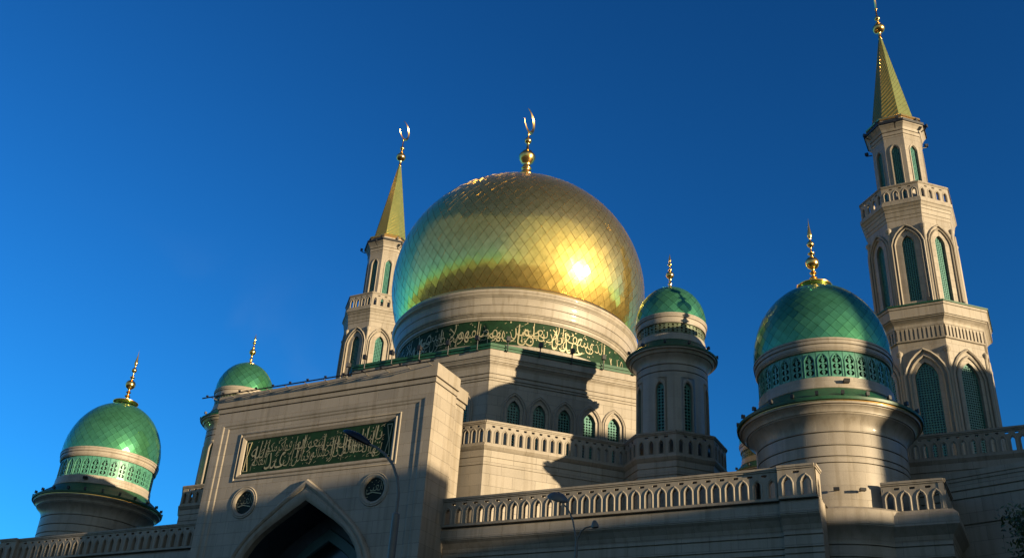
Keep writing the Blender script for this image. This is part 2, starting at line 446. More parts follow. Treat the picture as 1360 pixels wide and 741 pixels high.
# ------------------------------------------------------------------ tiled domes
def dome_tiles(name, parent, R, zc, Hu, zbot, rbot_r, n, mat, flat=.6, lift=.012, jitter=.004, sub=3, ztop_cut=.06, point=0., Hl=None, ratio=1.05, gapf=.03, tone_split=None):
    """diamond plates on an ellipsoid of revolution (upper half height Hu, lower half Hl)"""
    Hl = Hl or Hu
    def surf(a, s):     # s = parametric latitude
        H = Hu if s >= 0 else Hl
        r = R * cos(s); z = zc + H * sin(s)
        if s > 0 and point: z += point * (s / (pi / 2)) ** 6
        return Vector((r * cos(a), r * sin(a), z))
    s0 = math.asin(max(-1, (zbot - zc) / Hl))
    # rows so that diamonds stay about square
    lats = [s0]
    while lats[-1] < pi / 2 - ztop_cut:
        s = lats[-1]; wdt = 2 * pi * R * cos(s) / n
        H = Hu if s >= 0 else Hl
        ds = sqrt((R * sin(s)) ** 2 + (H * cos(s)) ** 2)
        step = wdt * .5 * ratio / max(ds, .1)
        lats.append(s + max(step, .012))
        if len(lats) > 200: break
    mb = MB(); half = pi / n
    rnd = random.Random(3)
    for j in range(-1, len(lats) - 2):
        for i in range(n):
            a = 2 * half * i + (half if j % 2 else 0)
            sA = lats[j] if j >= 0 else lats[0]; sB = lats[j + 1]; sC = lats[j + 2]
            bot = surf(a, sA); lef = surf(a - half, sB); rig = surf(a + half, sB); top = surf(a, sC)
            nrm = (rig - lef).cross(top - bot).normalized()
            cen = surf(a, sB)
            if nrm.dot(Vector((cen.x, cen.y, (cen.z - zc) * .6))) < 0: nrm = -nrm
            tl = [rnd.uniform(-jitter, jitter) for _ in range(4)]
            tone = rnd.uniform(.8, 1.) if not (tone_split and sB > tone_split) else rnd.uniform(.0, .22)
            rows = []
            for u in range(sub + 1):
                row = []
                for v in range(sub + 1):
                    uu = gapf * .5 + (1 - gapf) * u / sub; vv = gapf * .5 + (1 - gapf) * v / sub
                    # bilinear over bot, rig, top, lef
                    A = 2 * half * i + (half if j % 2 else 0) + half * (uu - vv)
                    sm = (uu + vv)
                    lat = sA + (sB - sA) * min(sm, 1) + (sC - sB) * max(sm - 1, 0)
                    P = surf(A, lat)
                    B = bot * (1 - uu) * (1 - vv) + rig * uu * (1 - vv) + top * uu * vv + lef * (1 - uu) * vv
                    Q = P.lerp(B, flat)
                    hgt = lift + tl[0] * (1 - uu) * (1 - vv) + tl[1] * uu * (1 - vv) + tl[2] * uu * vv + tl[3] * (1 - uu) * vv
                    row.append(Q + nrm * hgt)
                rows.append(row)
            mb.grid(rows, False, None, tone)
            # lip of the plate
            ring = [rows[0][v] for v in range(sub + 1)] + [rows[u][sub] for u in range(1, sub + 1)] + [rows[sub][v] for v in range(sub - 1, -1, -1)] + [rows[u][0] for u in range(sub - 1, 0, -1)]
            mb.grid([ring, [p - nrm * (lift + .02) for p in ring]], True, None, tone * .5)
    o = mb.build(name, mat, parent, smooth=True, angle=50)
    # core beneath the plates
    prof = []
    for k in range(31):
        s = s0 + (pi / 2 - s0) * k / 30; p = surf(0, s); prof.append((max(p.x - .015 * R / 3, 0.001), p.z - .012 * R / 3 * sin(max(s, 0))))
    c = MB(); c.lathe(prof, n); c.build('dome_shell', mat, o, smooth=True)
    return o, surf(0, pi / 2 - ztop_cut).z

def finial(parent, z, items, name='finial', mat='gold_trim', n=20):
    m = MB(); m.lathe(items, n); return m.build(name, mat, parent, smooth=True, loc=(0, 0, z), angle=60)
def ballp(zc, r, flat=1., k=8):
    return [(r * cos(-pi / 2 + pi * i / k) if 0 < i < k else .001 + r * .12, zc + r * flat * sin(-pi / 2 + pi * i / k)) for i in range(k + 1)]
def crescent(parent, zc, R, th, rz, name='crescent', gap=58):
    """open crescent standing upright, horns up"""
    m = MB(); rows = []; n = 28
    for i in range(n + 1):
        u = i / n; a = radians(198) + (2 * pi - radians(82)) * u
        w = .02 + th * sin(pi * u) ** .8
        ro = R; ri = R - w
        cz = zc
        cxo = 0.
        ring = []
        for rr, yy in ((ro, 0), ((ro + ri) / 2, th * .35 * sin(pi * u) + .012), (ri, 0), ((ro + ri) / 2, -th * .35 * sin(pi * u) - .012)):
            ring.append((rr * cos(a), yy, cz + rr * sin(a) * 1.15))
        rows.append(ring)
    m.grid(rows, True)
    return m.build(name, 'gold_trim', parent, smooth=True, rz=rz, angle=50)

# ================================================================== SETTING
g = MB(); g.box(-900, 900, -700, 1500, -.5, 0); struct(g.build('ground', 'paving'))
g = MB(); g.face([(-200, 8, .004), (200, 8, .004), (200, 21, .004), (-200, 21, .004)]); struct(g.build('road', 'asphalt'))
g = MB()
for x in range(-190, 190, 6): g.face([(x, 14.4, .008), (x + 3, 14.4, .008), (x + 3, 14.55, .008), (x, 14.55, .008)])
struct(g.build('road_marking', 'paint'))
g = MB(); g.box(-200, 200, 21, 21.2, 0, .14); g.box(-200, 200, 7.8, 8, 0, .14); struct(g.build('kerb', 'kerb'))

# ================================================================== LARGE CORNER TURRETS
def groove(r, z, w=.065, d=.09): return [(r, z - w / 2), (r - d, z - w / 2 + .004), (r - d, z + w / 2 - .004), (r, z + w / 2)]
def corner_turret(x, label):
    t = thing('corner_turret', label, 'turret', (x, TY, 0), 0, 'large domed turrets at the mosque corners')
    m = MB()
    prof = [(4.25, 0)]
    for z in (11.3, 12.0, 12.83, 13.09, 13.62): prof += groove(4.25, z)
    prof += [(4.25, 13.8), (4.32, 14.05), (4.5, 14.3), (4.62, 14.42), (4.62, 14.46), (4.66, 14.47), (4.66, 14.58), (4.63, 14.6), (4.63, 14.95), (4.55, 15.15), (4.3, 15.3), (3.7, 15.42), (3.6, 15.44)]
    for z in (17.57, 17.88, 18.41, 19.06): prof += groove(3.6, z)
    prof += [(3.6, 19.15), (3.62, 19.35), (3.7, 19.55), (3.84, 19.72), (4.0, 19.85), (4.0, 19.89), (4.06, 19.9), (4.08, 20.0), (4.2, 20.14), (4.26, 20.17), (4.26, 20.2), (4.36, 20.22), (4.38, 20.28), (4.38, 20.4)]
    m.lathe(prof, 96); m.build('body', 'stone_smooth', t, smooth=True)
    m = MB(); m.lathe([(4.3, 20.36), (4.5, 20.37), (4.52, 20.5), (4.46, 20.53), (4.05, 20.86), (3.38, 21.38), (3.3, 21.38)], 64); c = m.build('cornice', 'green_roof', t, smooth=True, angle=25)
    m = MB(); m.lathe([(4.30, 20.30), (4.42, 20.305), (4.42, 20.345), (4.3, 20.35)], 64); m.build('gilded_strip', 'gold_trim', c, smooth=True)
    m = MB(); m.lathe([(3.30, 21.3), (3.42, 21.4), (3.42, 21.5), (3.36, 21.55), (3.34, 21.98), (3.2, 22.0)], 64); m.build('drum_base', 'stone_smooth', t, smooth=True)
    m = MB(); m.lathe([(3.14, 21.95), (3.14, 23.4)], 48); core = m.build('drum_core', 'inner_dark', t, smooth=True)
    # pierced band of 32 panels
    n = 32; w = 2 * pi * 3.27 / n; mp = cylmap(3.27)
    m = MB(); holes = []
    for cz, rr in ((22.30, .155), (22.62, .15), (22.94, .14)):
        for sx in (-1, 1):
            holes.append([(sx * (.045 + rr * .75 * (1 - cos(a)) * .5), cz + rr * .95 * sin(a) * .9) for a in [pi * k / 4 for k in range(-3, 4)]] + [])
    hh = []
    for cz in (22.25, 22.57, 22.88):      # leaf-shaped openings left and right of a thin stem
        for sx in (-1, 1):
            hh.append([(sx * .022, cz - .12), (sx * .10, cz - .135), (sx * .185, cz - .07), (sx * .20, cz + .03), (sx * .13, cz + .12), (sx * .03, cz + .135), (sx * .085, cz + .02)])
    hh.append([(-.14, 23.03), (-.02, 23.03), (-.02, 23.15), (-.08, 23.12)]); hh.append([(.14, 23.03), (.02, 23.03), (.02, 23.15), (.08, 23.12)])
    m.plate(rect(-w / 2 + .012, w / 2 - .012, 22.0, 23.37), hh, -.05, 0, mp)
    m.sweep(archpath(0, .235, 22.04, 23.22), [(0, -.01), (.005, .03), (.03, .03), (.035, -.01)], mp)
    p0 = m.build('lattice_panel', 'band_lattice', t)
    for k in range(1, n): inst(p0, 'lattice_panel', t, rz=2 * pi * k / n)
    m = MB(); m.lathe([(3.2, 23.36), (3.36, 23.37), (3.38, 23.42), (3.42, 23.46)] + groove(3.42, 23.52, .03, .03) + [(3.42, 23.68), (3.4, 23.70), (3.4, 23.72), (3.47, 23.73), (3.48, 23.88), (3.46, 23.9), (3.46, 23.915), (3.5, 23.92), (3.5, 24.0), (3.46, 24.04), (3.3, 24.06)], 80)
    m.build('moulded_ring', 'stone_smooth', t, smooth=True)
    dome_tiles('dome', t, 3.45, 24.3, 4.2, 24.03, 0, 36, 'green_tile', ratio=1.1, flat=.85, lift=.018, jitter=.006, sub=2, ztop_cut=.14, gapf=.03)
    z0 = 28.42
    pr = [(.80, .1), (.90, .2), (.95, .24), (.95, .3), (.86, .34), (.5, .4), (.3, .43), (.16, .5), (.12, .55), (.11, .72), (.2, .78), (.22, .83), (.12, .9), (.08, 1.0), (.1, 1.06), (.17, 1.1), (.19, 1.16), (.1, 1.22), (.09, 1.36)]
    pr += [(r, z) for r, z in ballp(1.78, .38)][1:-1]
    pr += [(.09, 2.18), (.09, 2.28), (.18, 2.34), (.19, 2.4), (.08, 2.46), (.05, 2.6), (.045, 2.76)]
    pr += ballp(2.99, .2)[1:-1]
    pr += [(.06, 3.2), (.045, 3.34), (.1, 3.42), (.14, 3.56), (.13, 3.66), (.06, 4.05), (.02, 4.4), (.002, 4.72)]
    finial(t, z0, pr)
    sp = spotlight_mesh(s=.75).build('spotlight', 'blackmetal', t, loc=(4.42 * cos(.1), 4.42 * sin(.1), 20.5), rz=.1)
    for k in range(1, 24):
        a = .1 + 2 * pi * k / 24; inst(sp, 'spotlight', t, (4.42 * cos(a), 4.42 * sin(a), 20.5), a)
    # wedge floodlight resting on the ring below the lattice
    m = MB(); m.loft([([(-.02, -.14), (.2, -.14), (.2, .14), (-.02, .14)], 0), ([(0.06, -.14), (.26, -.14), (.26, .14), (0.06, .14)], .16)])
    a = radians(-62); m.build('floodlight', 'blackmetal', t, loc=(3.36 * cos(a), 3.36 * sin(a), 21.62), rz=a)
    return t
tR = corner_turret(TRX, 'large round turret with green dome at the right, body lit brown by low sun')
for az in (-78, -61, -46):
    a = radians(az)
    m = MB(); m.tube([(0, 0, 0), (.22, 0, .0)], .02, 6); m.box(.2, .42, -.13, .13, -.06, .06)
    m.build('floodlight', 'blackmetal', tR, loc=(3.58 * cos(a), 3.58 * sin(a), 16.22), rz=a)
tL = copy_tree(tR)
tL.location = (mir(TRX), TY, 0); tL['label'] = 'large round turret with bright green dome at the far left, body in shade'
for ch in [c for c in COL.objects if c.parent == tL and c.name.startswith('floodlight') and c.location.z < 17]: bpy.data.objects.remove(ch)

# ================================================================== SMALL TURRETS
def small_turret(loc, label):
    t = thing('small_turret', label, 'turret', (*loc, 0), 0, 'small domed turrets around the golden dome')
    r = 2.1; m = MB()
    hw = .36; da = math.asin(hw / r)
    m.lathe([(r, 12.), (r, 21.0)], 64)
    m.lathe([(r, 25.0)] + groove(r, 25.36) + groove(r, 25.8) + [(r, 25.95), (2.13, 26.1), (2.2, 26.25), (2.32, 26.36), (2.34, 26.4), (2.42, 26.42), (2.48, 26.54), (2.5, 26.58), (2.62, 26.6), (2.64, 26.7), (2.55, 26.74)], 64)
    for k in range(8):
        a = radians(-90 + 45 * k)
        m.lathe([(r, 21.0), (r, 25.0)], 8, a + da, a + pi / 4 - da)
        m.plate(rect(-hw, hw, 21.0, 25.0), [arch(0, .235, 21.3, 24.72)], -.22, 0, facemap((cos(a), sin(a)), r * cos(da)))
    body = m.build('body', 'stone_smooth', t, smooth=True)
    w0 = window(t, facemap((0, -1), r * cos(da)), 0, .225, 21.32, 24.7, .16, .16)
    m = MB(); m.sweep(archpath(0, .255, 21.3, 24.76), [(0, -.01), (0, .03), (.05, .04), (.08, -.01)], facemap((0, -1), r * cos(da)))
    mo = m.build('window_moulding', 'stone_plain', w0, smooth=True)
    for k in range(1, 8):
        w = inst(w0, 'window', t, rz=pi / 4 * k)
        for ch in [c for c in COL.objects if c.parent == w0]: inst(ch, ch.name.split('.')[0], w)
    m = MB(); m.lathe([(2.5, 26.68), (2.7, 26.69), (2.72, 26.78), (2.66, 26.8), (2.1, 27.36), (1.9, 27.36)], 48); m.build('cornice', 'green_roof', t, smooth=True, angle=25)
    m = MB(); m.lathe([(1.95, 27.3), (2.12, 27.38), (2.12, 27.46), (2.04, 27.5), (2.02, 27.84), (1.9, 27.87)], 48); m.build('drum_base', 'stone_smooth', t, smooth=True)
    m = MB(); m.lathe([(1.88, 27.8), (1.88, 28.5)], 48); m.build('drum_core', 'inner_gold', t, smooth=True)
    n = 16; mp = cylmap(1.98); w = 2 * pi * 1.98 / n; hh = []
    for i in range(3):
        c = -w / 2 + w / 3 * (i + .5)
        for j, cz in enumerate((28.0, 28.18, 28.36)):
            s = 1 if (i + j) % 2 else .7
            hh.append([(c + .085 * s * cos(k * pi / 3), cz + .07 * s * sin(k * pi / 3)) for k in range(6)])
    m = MB(); m.plate(rect(-w / 2, w / 2, 27.87, 28.49), hh, -.04, 0, mp); p0 = m.build('lattice_panel', 'lattice_dark', t)
    for k in range(1, n): inst(p0, 'lattice_panel', t, rz=2 * pi * k / n)
    m = MB(); m.lathe([(1.9, 28.48), (2.06, 28.49)] + groove(2.07, 28.56, .02, .02) + [(2.08, 28.8), (2.06, 28.82), (2.06, 28.84), (2.13, 28.86), (2.13, 28.95), (2.16, 28.97), (2.16, 29.08), (2.12, 29.12), (2.0, 29.14)], 64)
    m.build('moulded_ring', 'stone_smooth', t, smooth=True)
    dome_tiles('dome', t, 2.12, 29.18, 2.52, 29.1, 0, 22, 'green_tile', ratio=1.1, flat=.85, lift=.014, jitter=.005, sub=2, ztop_cut=.16, gapf=.035)
    pr = [(.5, 0), (.55, .03), (.55, .07), (.4, .12), (.2, .2), (.1, .3), (.08, .42), (.13, .5), (.13, .56), (.07, .62), (.07, .78)]
    pr += ballp(1.15, .25)[1:-1] + [(.06, 1.42), (.11, 1.5), (.11, 1.56), (.05, 1.6), (.04, 1.78)] + ballp(1.92, .13)[1:-1] + [(.04, 2.06), (.09, 2.16), (.08, 2.26), (.03, 2.5), (.002, 2.72)]
    finial(t, 31.6, pr)
    sp = spotlight_mesh(s=.7).build('spotlight', 'blackmetal', t, loc=(2.66 * cos(.2), 2.66 * sin(.2), 26.78), rz=.2)
    for k in range(1, 12):
        a = .2 + 2 * pi * k / 12; inst(sp, 'spotlight', t, (2.66 * cos(a), 2.66 * sin(a), 26.78), a)
    # octagonal pedestal with its own parapet
    m = MB(); ap = 2.75
    lv = [(ap - .05, 10.), (ap - .05, 18.93), (ap - .1, 18.94), (ap - .1, 19.0), (ap - .05, 19.01), (ap - .05, 19.36), (ap - .1, 19.37), (ap - .1, 19.43), (ap - .05, 19.44), (ap - .05, 19.75), (ap + .02, 19.85), (ap + .1, 19.98), (ap + .1, 20.06), (ap + .02, 20.08)]
    m.loft([(octap(a), z) for a, z in lv]); m.build('pedestal', 'stone', t)
    m = MB(); baluster_run(m, -ap * T8, ap * T8, 4, 21.45, facemap((0, -1), ap), th=.16, big=False, h=1.3)
    b0 = m.build('balustrade', 'stone_plain', t)
    for k in range(1, 8): inst(b0, 'balustrade', t, rz=pi / 4 * k)
    return t
sR = small_turret((SRX, SY), 'small green-domed turret right of the golden dome, wearing a round shadow on its dome')
for (x, y), lab in (((mir(SRX), SY), 'small green-domed turret half hidden behind the left end of the portal roof'),
                    ((SRX, 2 * GY - SY), 'small dark turret mostly hidden behind the large right turret')):
    c = copy_tree(sR); c.location = (x, y, 0); c['label'] = lab

# ================================================================== GOLDEN DOMED HALL
hall = thing('domed_hall', 'huge golden dome on a round drum with a green band of gold lettering', 'domed hall', (XC, GY, 0))
ap = 12.6
m = MB()
lv = [(ap, 26.66), (ap - .07, 26.67), (ap - .07, 26.75), (ap, 26.76), (ap, 26.84), (ap - .07, 26.85), (ap - .07, 26.93), (ap, 26.94), (ap, 27.12), (ap - .08, 27.13), (ap - .08, 27.22), (ap, 27.23), (ap, 27.65), (ap + .06, 27.8), (ap + .18, 27.92),
      (ap + .18, 27.97), (ap + .25, 27.98), (ap + .27, 28.08), (ap + .33, 28.18), (ap + .33, 28.24), (ap + .4, 28.25), (ap + .4, 28.7)]
m.loft([(octap(a), z) for a, z in lv], cap=False); m.build('cornice', 'stone_plain', hall)
m = MB(); tt = ap * T8
for k in range(8):
    a = radians(-90 + 45 * k); mp = facemap((cos(a), sin(a)), ap)
    hol = [arch(-3.45 + 1.7 * i, .42, 22.3, 25.62) for i in range(5)] if k in (0, 1, 2, 6, 7) else []
    m.plate(rect(-tt, tt, 18., 26.66), hol, -.35, 0, mp)
m.build('wall', 'stone', hall)
mp = facemap((0, -1), ap)
w0 = window(hall, mp, 0, .40, 22.32, 25.6, .22, .2)
mm = MB()
mm.sweep(archpath(0, .62, 23.4, 25.95), [(0, -.01), (0, .09), (.06, .12), (.1, .06), (.13, .06), (.16, .1), (.22, .06), (.22, -.01)], mp)
mm.build('window_moulding', 'stone_plain', w0, smooth=True)
for k in (0, 1, 2, 6, 7):
    for i in range(5):
        if k == 0 and i == 0: w0.location = (-3.45, 0, 0); continue
        a = pi / 4 * k; w = inst(w0, 'window', hall, (cos(a) * (-3.45 + 1.7 * i), sin(a) * (-3.45 + 1.7 * i), 0), a)
        for ch in [c for c in COL.objects if c.parent == w0]: inst(ch, ch.name.split('.')[0], w)
m = MB(); e = ap + .4
m.loft([(octap(a), z) for a, z in ((e - .1, 28.69), (e + .06, 28.7), (e + .06, 28.82), (e + .0, 28.83), (e + .0, 28.90), (e + .07, 28.91), (e + .07, 29.04), (e + .02, 29.05), (e + .02, 29.12), (e - .3, 29.14))], cap=False)
m.build('gutter', 'green_roof', hall)
m = MB()
ring = [(9.0 * cos(radians(22.5 + 45 * k)), 9.0 * sin(radians(22.5 + 45 * k))) for k in range(8)]
m.loft([(octap(e - .28), 29.1), (octap(8.6), 30.9)], cap=False); m.build('roof', 'green_roof', hall)
m = MB(); m.lathe([(9.1, 30.4), (9.3, 30.7), (9.3, 30.95), (9.2, 31.0), (9.2, 31.1), (9.12, 31.14), (9.12, 31.3), (8.9, 31.31)], 128); m.build('drum_base', 'stone_smooth', hall, smooth=True)
m = MB(); m.lathe([(8.96, 31.28), (8.96, 33.3)], 128); band = m.build('lettering_band', 'panel_green', hall, smooth=True)
m = MB(); mp = cylmap(8.96)
words = [('من', -3, 1), ('ذا', -12, 0), ('الذي', -21, 1), ('يشفع', -31, 1), ('عنده', -36.5, 0), ('إلا', -41, 1), ('بإذنه', -46.5, 0), ('يعلم', -52.5, 1), ('ما', -56.5, 0), ('بين', -60, 1), ('أيديهم', -66, 0), ('وما', -74, 1), ('خلفهم', -81, 0), ('ولا', -89, 1),
         ('يحيطون', -96, 0), ('بشيء', -104, 1), ('من', -110, 1), ('علمه', -115, 0), ('إلا', -121, 1), ('بما', -127, 0), ('شاء', -134, 1)]
rnd = random.Random(5)
for wd, az, up in words:
    t2 = text2d(wd); wdt = min(max(t2[2] * 1.0, .7), 2.0)
    c = radians(az) * 8.96; z0 = 31.38 + .2 * up
    put_text(m, t2, c - wdt * .62, c + wdt * .62, z0, z0 + 1.62, -.02, .035, mp, skew=.12)
    for _ in range(9):       # vowel marks
        tx = c + rnd.uniform(-.65, .65); tz = rnd.uniform(31.5, 33.15); s = rnd.uniform(.03, .06)
        if rnd.random() < .5: m.face([mp(tx, tz - s, .034), mp(tx + s, tz, .034), mp(tx, tz + s, .034), mp(tx - s, tz, .034)])
        else: m.face([mp(tx - 1.6 * s, tz - .6 * s, .034), mp(tx + 1.6 * s, tz + 1.2 * s, .034), mp(tx + 1.6 * s, tz + 1.9 * s, .034), mp(tx - 1.6 * s, tz + .1 * s, .034)])
m.build('lettering', 'script_gold', band)
m = MB(); m.lathe([(8.9, 33.22), (9.04, 33.24), (9.06, 33.3), (9.12, 33.34), (9.14, 33.5), (9.22, 33.56), (9.24, 33.62), (9.3, 33.64)] + groove(9.3, 33.7, .05, .05) + [(9.33, 33.8), (9.36, 34.0), (9.38, 34.2)] + groove(9.4, 34.28, .05, .05)
                  + [(9.41, 34.4), (9.46, 34.62), (9.5, 34.78)] + groove(9.52, 34.84, .04, .05) + [(9.53, 34.9), (9.6, 34.96), (9.66, 35.04), (9.68, 35.14)] + groove(9.69, 35.18, .03, .04) + [(9.71, 35.24), (9.71, 35.34), (9.66, 35.42), (9.2, 35.46)], 160)
m.build('moulded_ring', 'stone_smooth', hall, smooth=True)
d, _ = dome_tiles('dome', hall, 10.22, 40.0, 9.9, 35.86, 0, 84, 'gold_tile', ratio=1.45, flat=.4, lift=.012, jitter=.012, sub=4, ztop_cut=.10, gapf=.035)
m = MB(); m.lathe([(9.2, 35.44), (9.42, 35.46), (9.44, 35.6), (9.4, 35.76), (9.3, 35.84), (9.1, 35.86)], 128); m.build('dome_rim', 'gold_trim', d, smooth=True)
pr = [(1.15, -.25), (1.15, -.05), (.9, .05), (.62, .5), (.5, 1.0), (.42, 1.45), (.4, 1.7), (.56, 1.8), (.62, 1.92), (.56, 2.05), (.42, 2.15), (.36, 2.3), (.36, 2.42), (.46, 2.5), (.46, 2.62), (.34, 2.7), (.32, 2.95), (.4, 3.1), (.62, 3.4), (.74, 3.72), (.74, 3.9), (.66, 4.05), (.5, 4.2), (.45, 4.35), (.25, 4.5), (.14, 4.62), (.12, 5.15)]
pr += ballp(5.6, .32)[1:-1] + [(.08, 5.92), (.07, 6.2), (.13, 6.3), (.13, 6.38), (.06, 6.46), (.04, 6.55)]
f = finial(hall, 50.0, pr, n=28)
crescent(f, 7.75, 1.12, .34, radians(93), gap=62)
sp = spotlight_mesh(s=1.25)
sp.tube([(0, 0, -.5), (0, 0, .15)], .04, 6); sp.tube([(-.25, 0, -.5), (0, 0, -.45)], .04, 6)
pts = []
for k in (0, 1, 7, 2):
    a = pi / 4 * k
    for u in (-4.3, -2.1, .1, 2.3, 4.5): pts.append((a, u))
s0 = None
for a, u in pts:
    n = (sin(a), -cos(a)); tx = (cos(a), sin(a)); R = e + .2
    P = (n[0] * R + tx[0] * u, n[1] * R + tx[1] * u, 29.15); rz = a - pi / 2
    if s0 is None: s0 = sp.build('floodlight', 'blackmetal', hall, loc=P, rz=rz)
    else: inst(s0, 'floodlight', hall, P, rz)

# ================================================================== MINARETS
def minaret(x, label):
    t = thing('minaret', label, 'minaret', (x, MY, 0), 0, 'tall octagonal minarets')
    def shaft(name, ap, z0, z1, hw, wz0, wz1, unit, depth=.3, lines=(), mat='stone', blind=0):
        m = MB(); T = ap * T8
        for k in range(8):
            a = radians(-90 + 45 * k)
            m.plate(rect(-T, T, z0, z1), [arch(0, hw + .08, wz0, wz1 + .1)], -depth - .05, 0, facemap((cos(a), sin(a)), ap))
        s = m.build(name, mat, t)
        mp = facemap((0, -1), ap)
        w0 = window(t, mp, 0, hw + .06, wz0 + .02, wz1 + .08, depth * .8, unit)
        return s, w0, mp
    # lower stage
    s1, w1, mp1 = shaft('lower_shaft', 4.35, 0, 38.05, .77, 22, 36.1, .21)
    m = MB(); mp = mp1
    m.sweep(archpath(0, 1.18, 22.3, 36.62), [(0, -.01), (0, .10), (.1, .16), (.17, .1), (.17, -.01)], mp)
    m.sweep(archpath(0, 1.5, 22.3, 37.15), [(0, -.01), (0, .14), (.09, .22), (.2, .14), (.2, -.01)], mp)
    w1m = m.build('window_moulding', 'stone_plain', w1, smooth=True)
    # frieze of upright fins, cornice, roof
    m = MB(); ap = 4.45
    lv = [(4.35, 38.0), (4.5, 38.06), (4.5, 38.16), (4.38, 38.17), (4.38, 39.2), (4.52, 39.22), (4.52, 39.5), (4.6, 39.62), (4.78, 39.78), (4.88, 39.84), (4.88, 39.92), (4.98, 39.94), (4.98, 40.72), (5.06, 40.76), (5.06, 40.95)]
    m.loft([(octap(a), z) for a, z in lv], cap=False); cn = m.build('cornice', 'stone_plain', t)
    m = MB(); T = 4.38 * T8
    for k in range(8):
        a = radians(-90 + 45 * k); mpf = facemap((cos(a), sin(a)), 4.38)
        for i in range(11):
            c = -T + 2 * T * (i + .5) / 11
            m.plate([(c - .09, 38.17), (c + .09, 38.17), (c + .09, 38.95), (c + .16, 39.2), (c - .16, 39.2), (c - .09, 38.95)], [], -.01, .12, mpf)
    m.build('frieze', 'stone_plain', cn)
    m = MB(); m.loft([(octap(a), z) for a, z in ((4.9, 40.94), (5.14, 40.95), (5.14, 41.08), (5.08, 41.1), (4.2, 41.5), (3.3, 41.75))], cap=False); m.build('roof', 'green_roof', t)
    # middle stage
    s2, w2, mp2 = shaft('middle_shaft', 3.45, 41.3, 50.1, .40, 42.1, 48.3, .17)
    m = MB(); mp = mp2
    m.sweep(archpath(0, .98, 41.8, 48.95), [(0, -.01), (0, .12), (.07, .17), (.14, .1), (.14, -.01)], mp)
    m.sweep(archpath(0, 1.22, 41.8, 49.3), [(0, -.01), (0, .16), (.08, .2), (.14, .12), (.14, -.01)], mp)
    m.build('window_moulding', 'stone_plain', w2, smooth=True)
    m = MB()
    lv = [(3.45, 50.0), (3.5, 50.06)]
    for z, a in ((50.3, 3.52), (50.75, 3.6), (51.05, 3.66)): lv += [(a, z), (a - .05, z + .01), (a - .05, z + .07), (a, z + .08)]
    lv += [(3.7, 51.2), (3.78, 51.35), (3.86, 51.42), (3.86, 51.72), (3.7, 51.78), (2.0, 51.8)]
    m.loft([(octap(a), z) for a, z in lv], cap=False); bal = m.build('balcony', 'stone_plain', t)
    m = MB(); baluster_run(m, -3.7 * T8, 3.7 * T8, 4, 53.5, facemap((0, -1), 3.7), th=.2, big=True, h=1.62)
    b0 = m.build('balustrade', 'stone_plain', bal)
    for k in range(1, 8): inst(b0, 'balustrade', bal, rz=pi / 4 * k)
    # top stage
    s3, w3, mp3 = shaft('upper_shaft', 2.1, 51.8, 59.75, .27, 53.0, 58.65, .15, depth=.2)
    m = MB(); m.sweep(archpath(0, .38, 53.0, 58.85), [(0, -.01), (0, .05), (.08, .06), (.1, -.01)], mp3); m.build('window_moulding', 'stone_plain', w3, smooth=True)
    m = MB(); lv = [(2.1, 59.7), (2.14, 59.76), (2.14, 59.9), (2.09, 59.91), (2.09, 59.97), (2.16, 59.98), (2.18, 60.3), (2.13, 60.31), (2.13, 60.37), (2.22, 60.38), (2.3, 60.62), (2.46, 60.85), (2.56, 60.95), (2.56, 61.05)]
    m.loft([(octap(a), z) for a, z in lv], cap=False); m.build('upper_cornice', 'stone_plain', t)
    m = MB(); m.loft([(octap(a), z) for a, z in ((2.5, 61.04), (2.66, 61.05), (2.68, 61.3), (2.5, 61.34), (2.3, 61.36))], cap=False); m.build('upper_gutter', 'blackmetal', t)
    m = MB(); m.loft([(octap(a), z) for a, z in ((2.35, 61.34), (2.28, 61.42), (2.28, 61.7), (2.3, 61.74), (1.9, 61.95))], cap=False); m.build('spire_plinth', 'stone_plain', t)
    m = MB(); m.loft([(octap(a), z) for a, z in ((2.32, 61.72), (2.42, 61.76), (2.42, 61.94), (2.2, 62.0), (1.95, 62.3), (1.86, 62.34))], cap=False); m.build('gilded_ring', 'gold_trim', t)
    # faceted spire with slanting seams
    m = MB(); z0, z1, r0, r1 = 62.3, 73.3, 1.86, .17
    m.loft([(octap(r0 - .02), z0), (octap(r1), z1)], cap=False)
    sp = m.build('spire', 'spire_tile', t)
    m = MB()
    for k in range(8):
        a = radians(-90 + 45 * k)
        slope = (r0 - r1) / (z1 - z0)
        mpf = lambda tt, z, h, a=a: facemap((cos(a), sin(a)), r0 - (z - z0) * slope)(tt, z, h)
        wd = lambda z: (r0 - (z - z0) * slope) * T8
        for i in range(22):
            za = z0 - 1.0 + i * .5
            # seam from the left edge climbing to the right
            P = []
            for u in range(9):
                z = za + 1.4 * u / 8 * 1.0
                if z < z0 or z > z1 - .4: continue
                fr = -1 + 2 * u / 8; P.append((fr * wd(z), z))
            if len(P) > 2:
                m.grid([[mpf(p[0], p[1] + dz, h) for p in P] for dz, h in ((-.014, -.02), (-.01, .012), (.01, .012), (.014, -.02))])
    m.build('seam', 'gold_trim', sp)
    pr = [(.17, 0), (.2, .03), (.2, .1), (.16, .14), (.16, .85), (.24, .95)] + [(r * (1.0), z) for r, z in ballp(1.45, .6, .9, 10)][2:-1] + [(.2, 2.02), (.26, 2.1), (.2, 2.2), (.1, 2.35), (.1, 2.5)] + ballp(2.8, .28)[1:-1] + [(.08, 3.08), (.07, 3.9)] + ballp(4.05, .14)[1:-1] + [(.05, 4.2), (.03, 4.35)]
    f = finial(t, 73.25, pr, n=24)
    crescent(f, 5.55, 1.18, .30, radians(93), gap=62)
